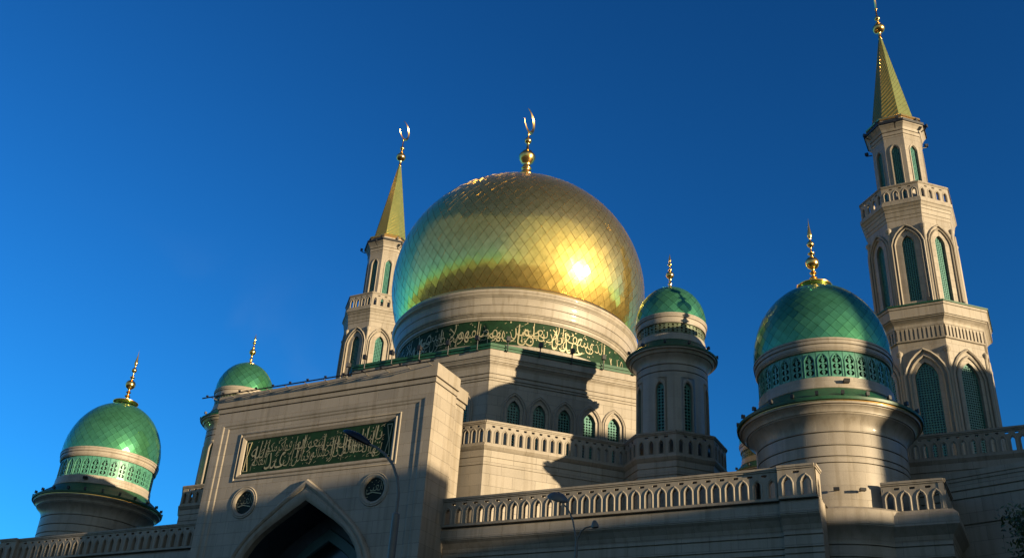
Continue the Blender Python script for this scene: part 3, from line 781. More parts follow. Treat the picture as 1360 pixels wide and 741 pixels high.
    for w in (w1, w2, w3):
        for k in range(1, 8):
            c = inst(w, 'window', t, rz=pi / 4 * k)
            for ch in [c2 for c2 in COL.objects if c2.parent == w]: inst(ch, ch.name.split('.')[0], c)
    # corner colonnettes of the two stages and floodlights under the spire
    for ap_, za, zb, nm in ((4.35, 22, 36.9, 'colonnette'), (3.45, 41.6, 48.9, 'colonnette')):
        m = MB(); m.tube([(0, 0, za), (0, 0, zb)], .16, 10); m.lathe([(.16, zb - .1), (.28, zb + .12), (.28, zb + .3), (.1, zb + .5)], 10)
        c0 = None
        for k in range(8):
            a = radians(22.5 + 45 * k); R = ap_ / C8 - .06; P = (R * cos(a), R * sin(a), 0)
            if c0 is None: c0 = m.build(nm, 'stone_plain', t, smooth=True, loc=P)
            else: inst(c0, nm, t, P)
    s0 = spotlight_mesh(s=1.2)
    s0.tube([(-.5, 0, -.1), (0, 0, .05)], .05, 6)
    s0 = s0.build('floodlight', 'blackmetal', t, loc=(3.05 * cos(-.4), 3.05 * sin(-.4), 60.5), rz=-.4)
    for k in range(1, 6):
        a = -.4 + 2 * pi * k / 6; inst(s0, 'floodlight', t, (3.05 * cos(a), 3.05 * sin(a), 60.5), a)
    for k in range(0, 8):
        a = radians(45 * k + 14); inst(s0, 'floodlight', t, (2.35 * cos(a), 2.35 * sin(a), 61.4), a)
        inst(s0, 'floodlight', t, (3.95 * cos(a), 3.95 * sin(a), 41.55), a)
    return t
mR = minaret(MRX, 'tall octagonal minaret at the right edge whose crescent runs out of the picture')
mL = copy_tree(mR); mL.location = (mir(MRX), MY, 0); mL['label'] = 'tall octagonal minaret partly hidden behind the left side of the golden dome'

# ================================================================== TERRACE
ter = thing('terrace', 'raised stone terrace with pierced parapet in front of the golden dome drum', 'terrace', (XC, 63.65, 0))
cx = 8.65; fy = 45.2 - 63.65; sx_ = 16.75
foot = [(-cx, fy), (cx, fy), (sx_, fy + sx_ - cx), (sx_, -fy - sx_ + cx), (cx, -fy), (-cx, -fy), (-sx_, -fy - sx_ + cx), (-sx_, fy + sx_ - cx)]
def inset(poly, d):
    n = len(poly); out = []
    for i in range(n):
        a, b, c = Vector(poly[i - 1]), Vector(poly[i]), Vector(poly[(i + 1) % n])
        n1 = Vector(((b - a).y, -(b - a).x)).normalized(); n2 = Vector(((c - b).y, -(c - b).x)).normalized()
        m = (n1 + n2).normalized(); out.append(tuple(b + m * (d / m.dot(n1))))
    return out
m = MB()
lv = [(-.05, 12.), (-.05, 18.9), (-.1, 18.91), (-.1, 18.98), (-.05, 18.99), (-.05, 19.34), (-.1, 19.35), (-.1, 19.42), (-.05, 19.43), (-.05, 19.8), (.02, 19.88), (.1, 20.0), (.1, 20.06), (0, 20.08)]
m.loft([(inset(foot, d), z) for d, z in lv]); m.build('wall', 'stone', ter)
for i in (0, 1, 2, 6, 7):
    a, b = Vector(foot[i]), Vector(foot[(i + 1) % 8]); d = (b - a); L = d.length; d.normalize(); n = (d.y, -d.x)
    def mp(t, z, h, a=a, d=d, n=n): return (a.x + d.x * t + n[0] * h, a.y + d.y * t + n[1] * h, z)
    nb = int(round(L / .467)); m = MB()
    baluster_run(m, 0, L, nb, 21.45, mp, th=.16, big=False, h=1.3)
    m.build('balustrade', 'stone_plain', ter)
m = MB(); m.face([(cx - .1, fy + 9, 20.09), (-cx + .1, fy + 9, 20.09), (-cx + .1, fy + .2, 20.09), (cx - .1, fy + .2, 20.09)]); m.build('floor', 'roofing', ter)

# ================================================================== ENTRANCE PORTAL
por = thing('entrance_portal', 'tall stone entrance block with green lettered panel over a dark pointed arch', 'portal', (XC, YP, 0))
W = 7.536; mp = facemap((0, -1), 0.)
R1, R2 = 7.0, 6.62
m = MB()
# outer face, two shallow steps, field with holes
def hole_arch(w_, z0, zt):
    P = [(0, 1.0), (.355, .735), (.70, .42), (.85, .19), (.965, -.02), (1.0, -.25), (1.0, -1)]
    pts = []
    H = zt
    prof = [(0, 17.75), (1.41, 16.8), (2.86, 15.62), (3.62, 14.95), (4.12, 14.35), (4.5, 13.75), (4.74, 13.2), (4.85, 12.4), (4.87, 11.5), (4.87, 0.)]
    s = w_ / 4.87
    out = [(x * s, (z if z == 0 else zt - (17.75 - z) * s ** .5)) for x, z in prof]
    return out
def arch_loop(w_, zt, z0=0.15):
    if w_ > 4.5: h = [(x, z + zt - 17.75) for x, z in hole_arch(4.87, 0, 17.75)]
    else:
        I = [(0, 16.62), (1.0, 16.03), (2.05, 15.4), (2.7, 14.95), (3.2, 14.48), (3.6, 13.95), (3.85, 13.45), (4.02, 12.6), (4.08, 11.7), (4.1, 0)]
        q = w_ / 4.1; h = [(x * q, zt - (16.62 - z) * q) for x, z in I]
    h[-1] = (h[-1][0], z0)
    right = [(x, z) for x, z in h]; left = [(-x, z) for x, z in reversed(h[1:])]
    return left + right           # from bottom left over apex to bottom right (clockwise)
m.plate([(-W, 0), (-R1, 0), (-R1, 21.6), (R1, 21.6), (R1, 0), (W, 0), (W, 22.35), (-W, 22.35)], [], -.3, 0, mp)
m.plate([(-R1 + .1, 0), (-R2, 0), (-R2, 21.42), (R2, 21.42), (R2, 0), (R1 - .1, 0), (R1 - .1, 21.52), (-R1 + .1, 21.52)], [], -.3, -.045, mp)
m.sweep([(-R1, 0), (-R1, 21.6), (R1, 21.6), (R1, 0)], [(0, 0), (-.04, -.005), (-.1, -.045)], mp)
cal = rect(-5.08, 5.08, 18.53, 20.53)
hol = [rect(-5.22, 5.22, 18.4, 20.66), arch_loop(4.3, 16.95, .15)]
for cx_ in (-4.36, 4.36): hol.append([(cx_ + .66 * cos(2 * pi * k / 32), 16.83 + .66 * sin(2 * pi * k / 32)) for k in range(32)])
m.plate(rect(-R2 + .08, R2 - .08, 0, 21.36), hol, -.3, -.09, mp)
m.sweep([(-R2, 0), (-R2, 21.42), (R2, 21.42), (R2, 0)], [(0, -.045), (-.03, -.05), (-.09, -.09)], mp)
m.build('front_wall', 'stone', por)
m = MB()
m.box(-W, W, .29, 2.2, 16.9, 22.35)
for s in (-1, 1):
    m.box(min(s * 4.9, s * W), max(s * 4.9, s * W), .29, 2.2, 0, 16.9)
m.build('block', 'stone', por)
m = MB()       # rear lower block
for s in (-1, 1): m.box(min(s * 4.9, s * (W - .12)), max(s * 4.9, s * (W - .12)), 2.2, 3.28, 0, 22.0)
m.box(-4.9, 4.9, 2.3, 3.28, 17.5, 22.0); m.build('rear_block', 'stone', por)
m = MB()
for a, b, o in ((22.0, 22.06, -.02), (22.06, 22.3, .06), (22.3, 22.36, .0), (22.36, 23.09, .13)):
    m.box(-W + .12 - o, W - .12 + o, 2.2, 3.28 + o, a, b)
for a, b, o in ((22.35, 22.40, -.04), (22.40, 22.64, .05), (22.64, 22.70, .0), (22.70, 23.40, .12), (23.4, 23.46, .1)):
    m.box(-W - o, W + o, -o, 2.2 + o * .8 + .003, a, b)
m.build('cornice', 'stone_plain', por)
# panel
m = MB(); m.plate(rect(-5.24, 5.24, 18.38, 20.68), [], -.3, -.17, mp); pn = m.build('lettering_panel', 'panel_green', por)
m = MB()
m.sweep(rect(-5.22, 5.22, 18.4, 20.66) , [(.14, -.168), (.12, -.12), (.06, -.08), (.0, -.05), (-.05, -.02), (-.1, -.05), (-.12, -.095)], mp, True)
m.sweep(rect(-5.55, 5.55, 18.08, 20.98), [(0, -.1), (.02, -.05), (.06, -.035), (.1, -.06), (.11, -.1)], mp, True)
m.build('panel_frame', 'stone_plain', por, smooth=True)
m = MB()
rows = [(('يا', 1), ('أيها', 0), ('الناس', 1), ('إنا', 0), ('خلقناكم', 0), ('من', 1), ('ذكر', 0), ('وأنثى', 1), ('وجعلناكم', 0), ('شعوبا', 1), ('وقبائل', 0), ('لتعارفوا', 1), ('إن', 0), ('أكرمكم', 1), ('عند', 0), ('الله', 1), ('أتقاكم', 0))]
ws = [(text2d(w), up) for w, up in rows[0]]
for tier in (0, 1):
    sel = [t2 for t2, up in ws if up == tier]; tot = sum(min(w[2], 2.4) ** .8 for w in sel); x = 4.5 - .12 * tier
    for t2 in sel:
        wd = 8.85 * min(t2[2], 2.4) ** .8 / tot; z0 = 18.66 + .72 * tier
        put_text(m, t2, x - wd * 1.04, x + wd * .06, z0, z0 + 1.02, -.17, -.14, mp, skew=.14)
        x -= wd
rnd = random.Random(11)
for _ in range(170):
    tx = rnd.uniform(-4.5, 4.5); tz = rnd.uniform(18.7, 20.4); s = rnd.uniform(.02, .04)
    if rnd.random() < .55: m.face([mp(tx, tz - s, -.141), mp(tx + s, tz, -.141), mp(tx, tz + s, -.141), mp(tx - s, tz, -.141)])
    else: m.face([mp(tx - 2.2 * s, tz - s, -.141), mp(tx + 2.2 * s, tz + 1.6 * s, -.141), mp(tx + 2.2 * s, tz + 2.3 * s, -.141), mp(tx - 2.2 * s, tz - .3 * s, -.141)])
for _ in range(20):       # tall verticals of the script
    tx = rnd.uniform(-4.4, 4.4); tz = rnd.uniform(19.0, 19.4); hh_ = rnd.uniform(.7, 1.05)
    m.face([mp(tx - .028, tz, -.142), mp(tx + .028, tz, -.142), mp(tx + .05, tz + hh_, -.142), mp(tx - .01, tz + hh_, -.142)])
for s in (-1, 1):      # waisted end ornaments
    P = [(s * 4.98, 20.38), (s * 4.68, 20.38), (s * 4.86, 19.53), (s * 4.68, 18.68), (s * 4.98, 18.68), (s * 4.9, 19.53)]
    m.sweep(P, [(-.02, -.165), (-.02, -.14), (.02, -.14), (.02, -.165)], mp, True)
m.build('lettering', 'script_gold', pn)
# roundels
t2 = text2d('الغني')
for cx_ in (-4.36, 4.36):
    m = MB(); c = [(cx_ + .64 * cos(2 * pi * k / 40), 16.83 + .64 * sin(2 * pi * k / 40)) for k in range(40)]
    m.plate(c, [], -.29, -.16, mp); r = m.build('roundel', 'panel_black', por)
    m = MB(); m.sweep(c, [(.02, -.165), (0, -.08), (-.06, -.03), (-.13, -.02), (-.17, -.05), (-.2, -.05), (-.24, -.03), (-.28, -.095)], mp, True); m.build('roundel_frame', 'stone_plain', r, smooth=True)
    m = MB(); put_text(m, t2, cx_ - .5, cx_ + .5, 16.44, 17.32, -.16, -.13, mp, skew=.1)
    m.sweep([(cx_ - .5, 16.62), (cx_ - .1, 16.72), (cx_ + .46, 16.6)], [(-.03, -.155), (-.03, -.13), (.02, -.13), (.02, -.155)], mp)
    for q in ((-.35, .15), (-.2, .42), (.05, .5), (.28, .45), (-.42, -.02), (.4, .2)):
        m.face([mp(cx_ + q[0] - .03, 16.83 + q[1], -.131), mp(cx_ + q[0], 16.83 + q[1] - .03, -.131), mp(cx_ + q[0] + .03, 16.83 + q[1], -.131), mp(cx_ + q[0], 16.83 + q[1] + .03, -.131)])
    m.build('lettering', 'script_gold', r)
# arch surround and recess
m = MB(); AL = arch_loop(4.87, 17.75, .1); AI = arch_loop(4.1, 16.62, .1)
prof_rows = []
for f_, h in ((0, -.1), (0.0, .02), (.06, .12), (.2, .16), (.34, .10), (.38, .04), (.44, .04), (.5, .08), (.75, .07), (.9, .0), (1.0, -.06), (1.0, -.45)):
    prof_rows.append([mp(a[0] + (b[0] - a[0]) * f_, a[1] + (b[1] - a[1]) * f_, h) for a, b in zip(AL, AI)])
m.grid(prof_rows); m.build('arch_surround', 'stone_plain', por, smooth=True)
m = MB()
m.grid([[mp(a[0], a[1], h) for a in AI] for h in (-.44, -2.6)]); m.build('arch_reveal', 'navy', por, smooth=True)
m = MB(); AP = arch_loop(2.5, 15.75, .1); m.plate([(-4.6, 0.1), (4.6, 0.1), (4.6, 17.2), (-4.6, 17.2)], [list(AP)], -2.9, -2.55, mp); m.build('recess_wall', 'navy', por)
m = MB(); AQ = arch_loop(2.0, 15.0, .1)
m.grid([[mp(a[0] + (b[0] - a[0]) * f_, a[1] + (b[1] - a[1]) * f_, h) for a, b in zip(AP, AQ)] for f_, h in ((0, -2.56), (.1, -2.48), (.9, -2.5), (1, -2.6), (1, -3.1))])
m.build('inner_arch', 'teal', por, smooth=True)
m = MB(); m.face([mp(-4.6, .1, -3.1), mp(4.6, .1, -3.1), mp(4.6, 17.3, -3.1), mp(-4.6, 17.3, -3.1)]); m.build('portal_glazing', 'glass', por)
m = MB(); m.box(-W, W, 0, 2.2, 22.9, 23.3); 

# light rail standing on brackets in front of the portal roof
lr = thing('light_rail', 'thin dark rail with small lamps bracketed along the portal roof edge', 'light rail', (XC, YP, 0))
m = MB(); y = -.62; z = 23.32
m.tube([(-8.55, y, z), (7.7, y, z)], .038, 6); m.build('rail', 'blackmetal', lr)
m = MB()
for k in range(12):
    x = -7.9 + 1.38 * k
    m.tube([(x, y, z), (x, .0, z + .02), (x, .5, 23.5)], .025, 5)
m.build('brackets', 'lampgrey', lr)
l0 = None
for k in range(13):
    x = -8.2 + 1.25 * k
    if l0 is None:
        m = MB(); m.box(-.07, .07, -.04, .04, .03, .10); m.box(-.02, .02, -.02, .02, 0, .04); l0 = m.build('lamp', 'blackmetal', lr, loc=(x, y, z + .04))
    else: inst(l0, 'lamp', lr, (x, y, z + .04))

# ================================================================== SIDE WINGS
def wing(s, label):
    t = thing('side_wing', label, 'wing', (XC, YF, 0), 0, 'low wings with pierced parapets beside the portal')
    mp = lambda a, z, h: (s * a, -h, z)
    m = MB()
    def run(x0, x1, o, caps=True):
        y = .45 - o; prof = [(y, 0)]
        for z in (11.3, 12.0, 12.83, 13.09, 13.62): prof += [(y, z - .035), (y + .09, z - .032), (y + .09, z + .032), (y, z + .035)]
        prof += [(y, 13.8), (y - .08, 14.05), (y - .25, 14.3), (y - .38, 14.42), (y - .38, 14.46), (y - .42, 14.47), (y - .42, 14.6), (y - .40, 14.62), (y - .4, 14.9), (y - .36, 14.98), (y - .2, 15.12), (1.2, 15.16)]
        m.grid([[(s * x, yy, z) for yy, z in prof] for x in (x0, x1)])
        for x in (x0, x1): m.face([(s * x, yy, z) for yy, z in prof] + [(s * x, 1.2, 0)])
    run(7.45, 24.83, 0); run(24.83, 26.5, .22)
    m.face([(s * 7.5, .3, 15.17), (s * 26.5, .3, 15.17), (s * 26.5, 9, 15.17), (s * 7.5, 9, 15.17)])
    m.box(min(s * 26.3, s * 30.0), max(s * 26.3, s * 30.0), 3.62, 12, 0, 15.0)
    m.build('wall', 'stone', t)
    m = MB(); m.box(min(s * 17.2, s * 22.6), max(s * 17.2, s * 22.6), 4.1, 7.5, 15.0, 17.8); m.build('sky_blocker', 'roofing', t)  # box added behind the parapet to keep bright sky out of its openings
    m = MB(); baluster_run(m, 7.53, 24.83, 27, 16.58, mp, th=.24); m.build('balustrade', 'stone_plain', t)
    m = MB(); baluster_run(m, 24.83, 26.45, 2, 16.58, lambda a, z, h: (s * a, -h - .22, z), th=.24)
    baluster_run(m, 0, 1.05, 1, 16.575, lambda a, z, h: (s * (26.45 + h), -.2 + a, z), th=.22)
    m.build('pier', 'stone_plain', t)
    # return parapet beyond the round turret
    m = MB(); y0 = 3.4
    def mp2(a, z, h): return (s * a, y0 - h, z)
    xe = 31.25 if s > 0 else 30.3
    baluster_run(m, 28.6, xe, 4 if s > 0 else 3, 16.58, mp2, th=.22)
    m.build('return_balustrade', 'stone_plain', t)
    m = MB()
    prof = [(.1, 0)]
    for z in (11.3, 12.0, 12.83, 13.09, 13.62): prof += [(.1, z - .035), (.01, z - .032), (.01, z + .032), (.1, z + .035)]
    prof += [(.1, 13.8), (.18, 14.05), (.4, 14.3), (.52, 14.42), (.52, 14.6), (.5, 14.9), (.3, 15.12), (-.4, 15.16)]
    m.grid([[(s * (28.0 if e else xe - .05 + h), y0 - h, z) for h, z in prof] for e in (1, 0)])
    m.grid([[(s * (xe - .05 + h), 7.0 if e else y0 - h, z) for h, z in prof] for e in (0, 1)])
    m.face([(s * 28, y0, 15.165), (s * 31.2, y0, 15.165), (s * 31.2, 7, 15.165), (s * 28, 7, 15.165)])
    m.build('return_wall', 'stone', t)
    m = MB(); baluster_run(m, -.02, 3.0, 5, 16.577, lambda a, z, h: (s * (xe + h), y0 + a, z), th=.22); m.build('corner_balustrade', 'stone_plain', t)
    return t
wing(1, 'right wing with pierced parapet running from the portal to the large right turret')
wing(-1, 'left wing with pierced parapet in shade between the portal and the left turret')

# upper terrace at the right, beyond the round turret
ut = thing('upper_terrace', 'dark stone terrace with pierced parapet below the right minaret', 'terrace', (-8, 54.6, 0))
m = MB()
lv = [(0, 10.), (0, 19.3), (.05, 19.32), (.05, 19.4), (0, 19.42), (0, 19.8), (-.1, 20.0), (-.1, 20.08), (0, 20.1), (0, 20.12)]
m.grid([[(x, y, z) for y, z in lv] for x in (-6, 24)]); m.face([(-6, 0, 20.11), (24, 0, 20.11), (24, 14, 20.11), (-6, 14, 20.11)]); m.build('wall', 'stone', ut)
m = MB(); baluster_run(m, 0, 46 * .467, 46, 21.45, lambda a, z, h: (a, -h, z), th=.16, big=False, h=1.3); m.build('balustrade', 'stone_plain', ut)

# annex wall
an = thing('annex', 'dark annex wall with joint lines at the lower right, turned towards the street', 'annex', (-4.3, 50.34, 0), radians(-17))
m = MB()
prof = [(0, 0)]
for z in (13.6, 15.3, 16.52, 16.92): prof += [(0, z - .04), (.09, z - .036), (.09, z + .036), (0, z + .04)]
prof += [(0, 17.35), (-.05, 17.36), (-.05, 17.5), (-.1, 17.52), (-.1, 17.78), (0, 17.8)]
m.grid([[(x, y, z) for y, z in prof] for x in (-.9, 26)]); m.face([(-.9, 0, 17.79), (26, 0, 17.79), (26, 4, 17.79), (-.9, 4, 17.79)])
m.face([(-.9, yy, z) for yy, z in prof] + [(-.9, 4, 17.8), (-.9, 4, 0)]); m.face([(26, yy, z) for yy, z in prof] + [(26, 4, 17.8), (26, 4, 0)])
m.build('wall', 'stone', an)

# ================================================================== STREET LAMPS
la = thing('street_lamp', 'curved street lamp with flat dark head in front of the portal lettering', 'street lamp', (-15.36, 22, 0))
m = MB(); m.lathe([(.17, 0), (.17, .9), (.12, 1.0), (.115, 5), (.1, 8.95), (.06, 9.0)], 16); m.build('pole', 'lampgrey', la, smooth=True)
m = MB()
P = [(0, 0, 8.9), (-.0, 0, 9.5), (-.10, 0, 9.95), (-.3, 0, 10.35), (-.6, 0, 10.68), (-.95, 0, 10.93), (-1.3, 0, 11.08)]
m.tube(P, .042, 10, .034); m.build('arm', 'lampgrey', la, smooth=True)
def lamp_head(parent, loc, L, w, h, tilt, rz=0.):
    m = MB(); rows = []
    for i in range(13):
        u = i / 12; x = -L * u; ww = w * (sin(pi * min(1, .08 + u * .92)) ** .5) * (.55 + .45 * min(1, u * 2)); hh = h * (sin(pi * min(1, .06 + u * .94)) ** .5)
        rows.append([(x, ww * .5 * cos(a), hh * .5 * sin(a) * (1 if sin(a) > 0 else .35)) for a in [2 * pi * k / 14 for k in range(14)]])
    m.grid(rows, True); m.face(rows[0]); m.face(rows[-1])
    hd = m.build('lamp_head', 'blackmetal', parent, smooth=True, loc=loc)
    hd.rotation_euler = (0, tilt, rz)
    m = MB(); m.grid([[(-L * (.12 + .78 * i / 8), w * .42 * cos(a) * (.75 + .25 * sin(pi * i / 8)), -h * .17 - .012 - .02 * sin(a)) for a in (0, pi / 2, pi)] for i in range(9)]); m.build('lens', 'blackmetal', hd)
    return hd
lamp_head(la, (-1.2, 0, 11.02), 1.1, .55, .34, radians(28))
lb = thing('street_lamp', 'double-armed street lamp with round head in front of the right parapet', 'street lamp', (-10.97, 24, 0))
m = MB(); m.lathe([(.13, 0), (.13, .9), (.09, 1.0), (.07, 5), (.05, 7.6), (.035, 8.5)], 14); m.build('pole', 'lampgrey', lb, smooth=True)
m = MB(); m.tube([(0, 0, 8.3), (-.03, 0, 8.62), (-.13, 0, 9.05), (-.27, 0, 9.33), (-.39, 0, 9.46)], .026, 8, .02); m.build('arm', 'lampgrey', lb, smooth=True)
m = MB(); m.tube([(0, 0, 8.3), (.03, 0, 8.52), (.12, 0, 8.7), (.24, 0, 8.8), (.42, 0, 8.83)], .026, 8, .02); m.build('arm', 'lampgrey', lb, smooth=True)
def disc_head(parent, loc, r, tilt):
    m = MB(); m.lathe([(.02, .16), (r * .5, .14), (r * .9, .05), (r, 0), (r, -.03), (r * .93, -.035)], 24); h = m.build('lamp_head', 'lampgrey', parent, smooth=True, loc=loc)
    h.rotation_euler = tilt
    m = MB(); m.lathe([(.001, -.05), (r * .6, -.045), (r * .93, -.03)], 24); m.build('lens', 'blackmetal', h, smooth=True)
disc_head(lb, (-.60, .02, 9.66), .29, (radians(20), radians(24), 0))
disc_head(lb, (.52, 0, 8.82), .10, (radians(8), radians(-6), 0))

# ================================================================== TREE (tips of its crown reach into the lower right corner)
tr = thing('tree', 'dark leafy branches of a tree at the lower right edge', 'tree', (1.9, 22, 0))
m = MB(); m.tube([(0, 0, 0), (.05, .05, 1.5), (-.05, 0, 3), (.1, .1, 4.6)], .16, 10, .08); m.build('trunk', 'bark', tr, smooth=True)
rnd = random.Random(4); m = MB(); lf = MB()
tips = []
for k in range(16):
    a = 2 * pi * k / 16 + rnd.uniform(-.2, .2); z0 = rnd.uniform(2.8, 4.6); L = rnd.uniform(1.1, 2.0); el = rnd.uniform(.5, 1.2)
    P = [(0, 0, z0)]
    for u in range(1, 5):
        P.append((cos(a) * L * cos(el) * u / 4 + rnd.uniform(-.07, .07), sin(a) * L * cos(el) * u / 4 + rnd.uniform(-.07, .07), z0 + L * sin(el) * u / 4))
    m.tube(P, .045, 6, .012); tips += P[1:]
for dz, dx, dy in ((7.75, -2.4, 0), (7.5, -2.2, .15), (7.2, -2.3, -.1), (7.8, -2.0, 0), (6.9, -2.25, .1)):
    P = [(0.05, .05, 4.4), (dx * .4, dy, 4.4 + (dz - 4.4) * .55), (dx * .8, dy, 4.4 + (dz - 4.4) * .85), (dx, dy, dz)]
    m.tube(P, .03, 6, .01); tips += [P[1], P[2], P[3], P[3], tuple((Vector(P[2]) + Vector(P[3])) / 2)]
m.build('branches', 'bark', tr, smooth=True)
for p in tips:
    for _ in range(90):
        c = Vector(p) + Vector((rnd.gauss(0, .16), rnd.gauss(0, .2), rnd.gauss(0, .15)))
        d = Vector((rnd.uniform(-1, 1), rnd.uniform(-1, 1), rnd.uniform(-1, 1))).normalized(); e_ = d.orthogonal().normalized()
        s = rnd.uniform(.035, .065); lf.face([c - d * s, c + e_ * s * .5, c + d * s, c - e_ * s * .5])
lf.build('crown', 'leaf', tr)

# ================================================================== NEIGHBOURING BLOCKS (outside the frame on the right, they shade the lower storeys)
def block(x0, x1, y0, y1, h, label):
    """west front square to the low sun; y0..y1 measured along that front"""
    b = thing('neighbour_building', label, 'building', (x0, (y0 + y1) / 2, 0), SUN_AZ)
    w, d = x1 - x0, (y1 - y0) / 2 * cos(SUN_AZ)
    m = MB(); m.box(0, w, -d, d, 0, h - .5); m.build('wall', 'facade', b)
    m = MB(); m.box(-.15, w + .15, -d, d, h - .5, h); m.build('roof', 'facade_trim', b)
    g = MB(); f = MB(); fl = int(h // 3.2)
    for i in range(fl):
        z = 1.2 + 3.2 * i; n = max(1, int(2 * d // 3.4))
        for k in range(n):
            y = -d + 2 * d * (k + .5) / n
            g.box(-.04, .1, y - .7, y + .7, z, z + 1.6); f.box(-.1, .05, y - .85, y + .85, z - .12, z - .005)
    g.build('windows', 'glass', b); f.build('sills', 'facade_trim', b)
    return b
k = tan(SUN_EL) / cos(SUN_AZ); kt = tan(-SUN_AZ); DX = 69.
block(60, 75, 35.75 - DX * kt, 40.8 - DX * kt, 19.3 + DX * k, 'lower wing of the brick apartment block beside the street gap')
block(60, 76, -30, 35.7 - DX * kt, 22.5 + DX * k, 'long brick apartment block south of the street gap')
block(60, 72, 47.7 - DX * kt, 52.7 - DX * kt, 27.6 + DX * k, 'narrow tall brick block at the corner of the gap')
block(60, 72, 52.7 - DX * kt + .01, 75 - DX * kt, 25.6 + DX * k, 'mid-height brick block behind the narrow one')
block(60.3, 70, 40.75 - DX * kt, 43.7 - DX * kt, 15.5 + DX * k, 'low brick building closing the south part of the gap')
block(60.3, 70, 43.71 - DX * kt, 47.75 - DX * kt, 14.6 + DX * k, 'lowest brick building closing the north part of the gap')
block(60, 76, 75 - DX * kt + .02, 130, 35.0 + DX * k, 'tallest brick block farthest along the street')

# ================================================================== SKY, SUN, CAMERA
w = bpy.data.worlds.new('World'); SC.world = w; w.use_nodes = True
nt = w.node_tree; bg = nt.nodes['Background']
sk = nt.nodes.new('ShaderNodeTexSky'); sk.sky_type = 'NISHITA'; sk.sun_disc = False
sk.sun_elevation = SUN_EL; sk.sun_rotation = radians(90 + 9.4)
SKY_S = .078; CLOUD = (2.1, 2.5, 2.35, 1)
sk.altitude = 150; sk.air_density = 1.0; sk.dust_density = .3; sk.ozone_density = 4.6
gm = nt.nodes.new('ShaderNodeGamma'); gm.inputs[1].default_value = 1.5
nt.links.new(sk.outputs[0], gm.inputs[0])
# a bank of thin sunlit cloud in the sky behind the viewer, to the south-east (seen only as reflections in the domes)
tcw = nt.nodes.new('ShaderNodeTexCoord')
ca = radians(-27)
dt = nt.nodes.new('ShaderNodeVectorMath'); dt.operation = 'DOT_PRODUCT'
dt.inputs[1].default_value = (cos(ca), sin(ca), 0)
nt.links.new(tcw.outputs['Generated'], dt.inputs[0])
cn_ = nt.nodes.new('ShaderNodeTexNoise'); cn_.inputs['Scale'].default_value = 3.5; cn_.inputs['Detail'].default_value = 6
nt.links.new(tcw.outputs['Generated'], cn_.inputs['Vector'])
def edge(src, sgn, c0, c1, amp):
    ad = nt.nodes.new('ShaderNodeMath'); ad.operation = 'MULTIPLY_ADD'; ad.inputs[1].default_value = amp
    nt.links.new(cn_.outputs['Fac'], ad.inputs[0]); nt.links.new(src, ad.inputs[2])
    m_ = nt.nodes.new('ShaderNodeMapRange'); m_.interpolation_type = 'SMOOTHSTEP'
    m_.inputs['From Min'].default_value = c0 + amp * .5; m_.inputs['From Max'].default_value = c1 + amp * .5
    m_.inputs['To Min'].default_value = 0. if sgn > 0 else 1.; m_.inputs['To Max'].default_value = 1. if sgn > 0 else 0.
    nt.links.new(ad.outputs[0], m_.inputs['Value']); return m_.outputs['Result']
sx3 = nt.nodes.new('ShaderNodeSeparateXYZ'); nt.links.new(tcw.outputs['Generated'], sx3.inputs[0])
e1 = edge(dt.outputs['Value'], 1, .42, .97, .12)
e2 = edge(sx3.outputs['Z'], -1, sin(radians(47)), sin(radians(51)), .10)
mm_ = nt.nodes.new('ShaderNodeMath'); mm_.operation = 'MULTIPLY'; nt.links.new(e1, mm_.inputs[0]); nt.links.new(e2, mm_.inputs[1])
bh = nt.nodes.new('ShaderNodeMapRange'); bh.interpolation_type = 'SMOOTHSTEP'  # faint unseen haze added across the south to whiten the golden dome's reflections
bh.inputs['From Min'].default_value = -.02; bh.inputs['From Max'].default_value = -.35; bh.inputs['To Max'].default_value = .2
nt.links.new(sx3.outputs['Y'], bh.inputs['Value'])
m2_ = nt.nodes.new('ShaderNodeMath'); m2_.operation = 'MULTIPLY'; nt.links.new(bh.outputs['Result'], m2_.inputs[0]); nt.links.new(e2, m2_.inputs[1])
m3_ = nt.nodes.new('ShaderNodeMath'); m3_.operation = 'MAXIMUM'; nt.links.new(m2_.outputs[0], m3_.inputs[0]); nt.links.new(mm_.outputs[0], m3_.inputs[1])
wn = nt.nodes.new('ShaderNodeTexNoise'); wn.inputs['Scale'].default_value = 5.2; wn.inputs['Detail'].default_value = 7; wn.inputs['Distortion'].default_value = .6
nt.links.new(tcw.outputs['Generated'], wn.inputs['Vector'])
wm = nt.nodes.new('ShaderNodeMapRange'); wm.interpolation_type = 'SMOOTHSTEP'
wm.inputs['From Min'].default_value = .56; wm.inputs['From Max'].default_value = .74; wm.inputs['To Max'].default_value = .16
nt.links.new(wn.outputs['Fac'], wm.inputs['Value'])
wz = nt.nodes.new('ShaderNodeMapRange'); wz.interpolation_type = 'SMOOTHSTEP'
wz.inputs['From Min'].default_value = .5; wz.inputs['From Max'].default_value = .25; nt.links.new(sx3.outputs['Z'], wz.inputs['Value'])
w2_ = nt.nodes.new('ShaderNodeMath'); w2_.operation = 'MULTIPLY'; nt.links.new(wm.outputs['Result'], w2_.inputs[0]); nt.links.new(wz.outputs['Result'], w2_.inputs[1])
m4_ = nt.nodes.new('ShaderNodeMath'); m4_.operation = 'MAXIMUM'; nt.links.new(m3_.outputs[0], m4_.inputs[0]); nt.links.new(w2_.outputs[0], m4_.inputs[1])
mm_ = m4_
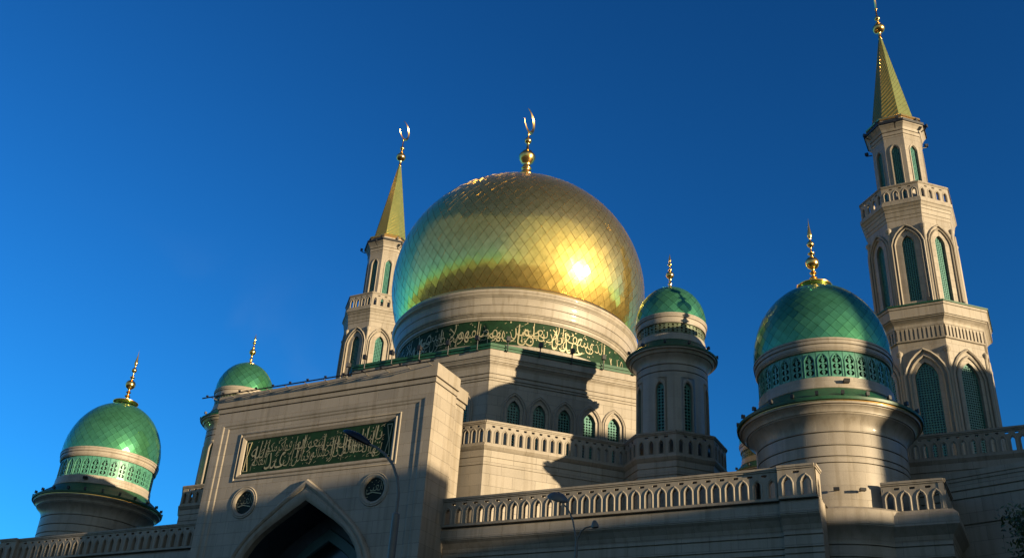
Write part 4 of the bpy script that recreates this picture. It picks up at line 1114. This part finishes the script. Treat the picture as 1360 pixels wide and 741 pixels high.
cm = nt.nodes.new('ShaderNodeMix'); cm.data_type = 'RGBA'
nt.links.new(mm_.outputs[0], cm.inputs['Factor'])
rg_ = [i for i in cm.inputs if i.type == 'RGBA']
cl = nt.nodes.new('ShaderNodeVectorMath'); cl.operation = 'MINIMUM'; cl.inputs[1].default_value = (9, 9, 9)
tn = nt.nodes.new('ShaderNodeVectorMath'); tn.operation = 'MULTIPLY'; tn.inputs[1].default_value = (.90, 1.38, 1.13)
nt.links.new(gm.outputs[0], tn.inputs[0]); nt.links.new(tn.outputs[0], cl.inputs[0]); nt.links.new(cl.outputs[0], rg_[0]); rg_[1].default_value = CLOUD
nt.links.new([o for o in cm.outputs if o.type == 'RGBA'][0], bg.inputs[0]); bg.inputs[1].default_value = SKY_S
sd = Vector((cos(SUN_EL) * cos(SUN_AZ), cos(SUN_EL) * sin(SUN_AZ), sin(SUN_EL)))
sl = bpy.data.lights.new('sun', 'SUN'); sl.energy = 4.75; sl.angle = radians(.53); sl.color = (1, .785, .49)
so = bpy.data.objects.new('sun', sl); COL.objects.link(so); so.rotation_euler = sd.to_track_quat('Z', 'Y').to_euler()

f_px = 1336.711; yaw = radians(-29.249); pit = radians(28.737); rol = radians(3.972)
fw = Vector((sin(yaw) * cos(pit), cos(yaw) * cos(pit), sin(pit))); rt = Vector((cos(yaw), -sin(yaw), 0)); up = rt.cross(fw)
r2 = rt * cos(rol) + up * sin(rol); u2 = -rt * sin(rol) + up * cos(rol)
cam = bpy.data.cameras.new('camera'); cam.sensor_width = 36; cam.lens = f_px / 1360 * 36; cam.clip_end = 5000
co = bpy.data.objects.new('camera', cam); COL.objects.link(co)
mt = Matrix((r2, u2, -fw)).transposed().to_4x4(); mt.translation = (0, 0, 1.7); co.matrix_world = mt
SC.camera = co
SC.view_settings.view_transform = 'Standard'; SC.view_settings.look = 'None'
SC.view_settings.exposure = 1.38; SC.view_settings.gamma = 1
SC.render.engine = 'CYCLES'
SC.cycles.max_bounces = 6
SC.cycles.use_denoising = True
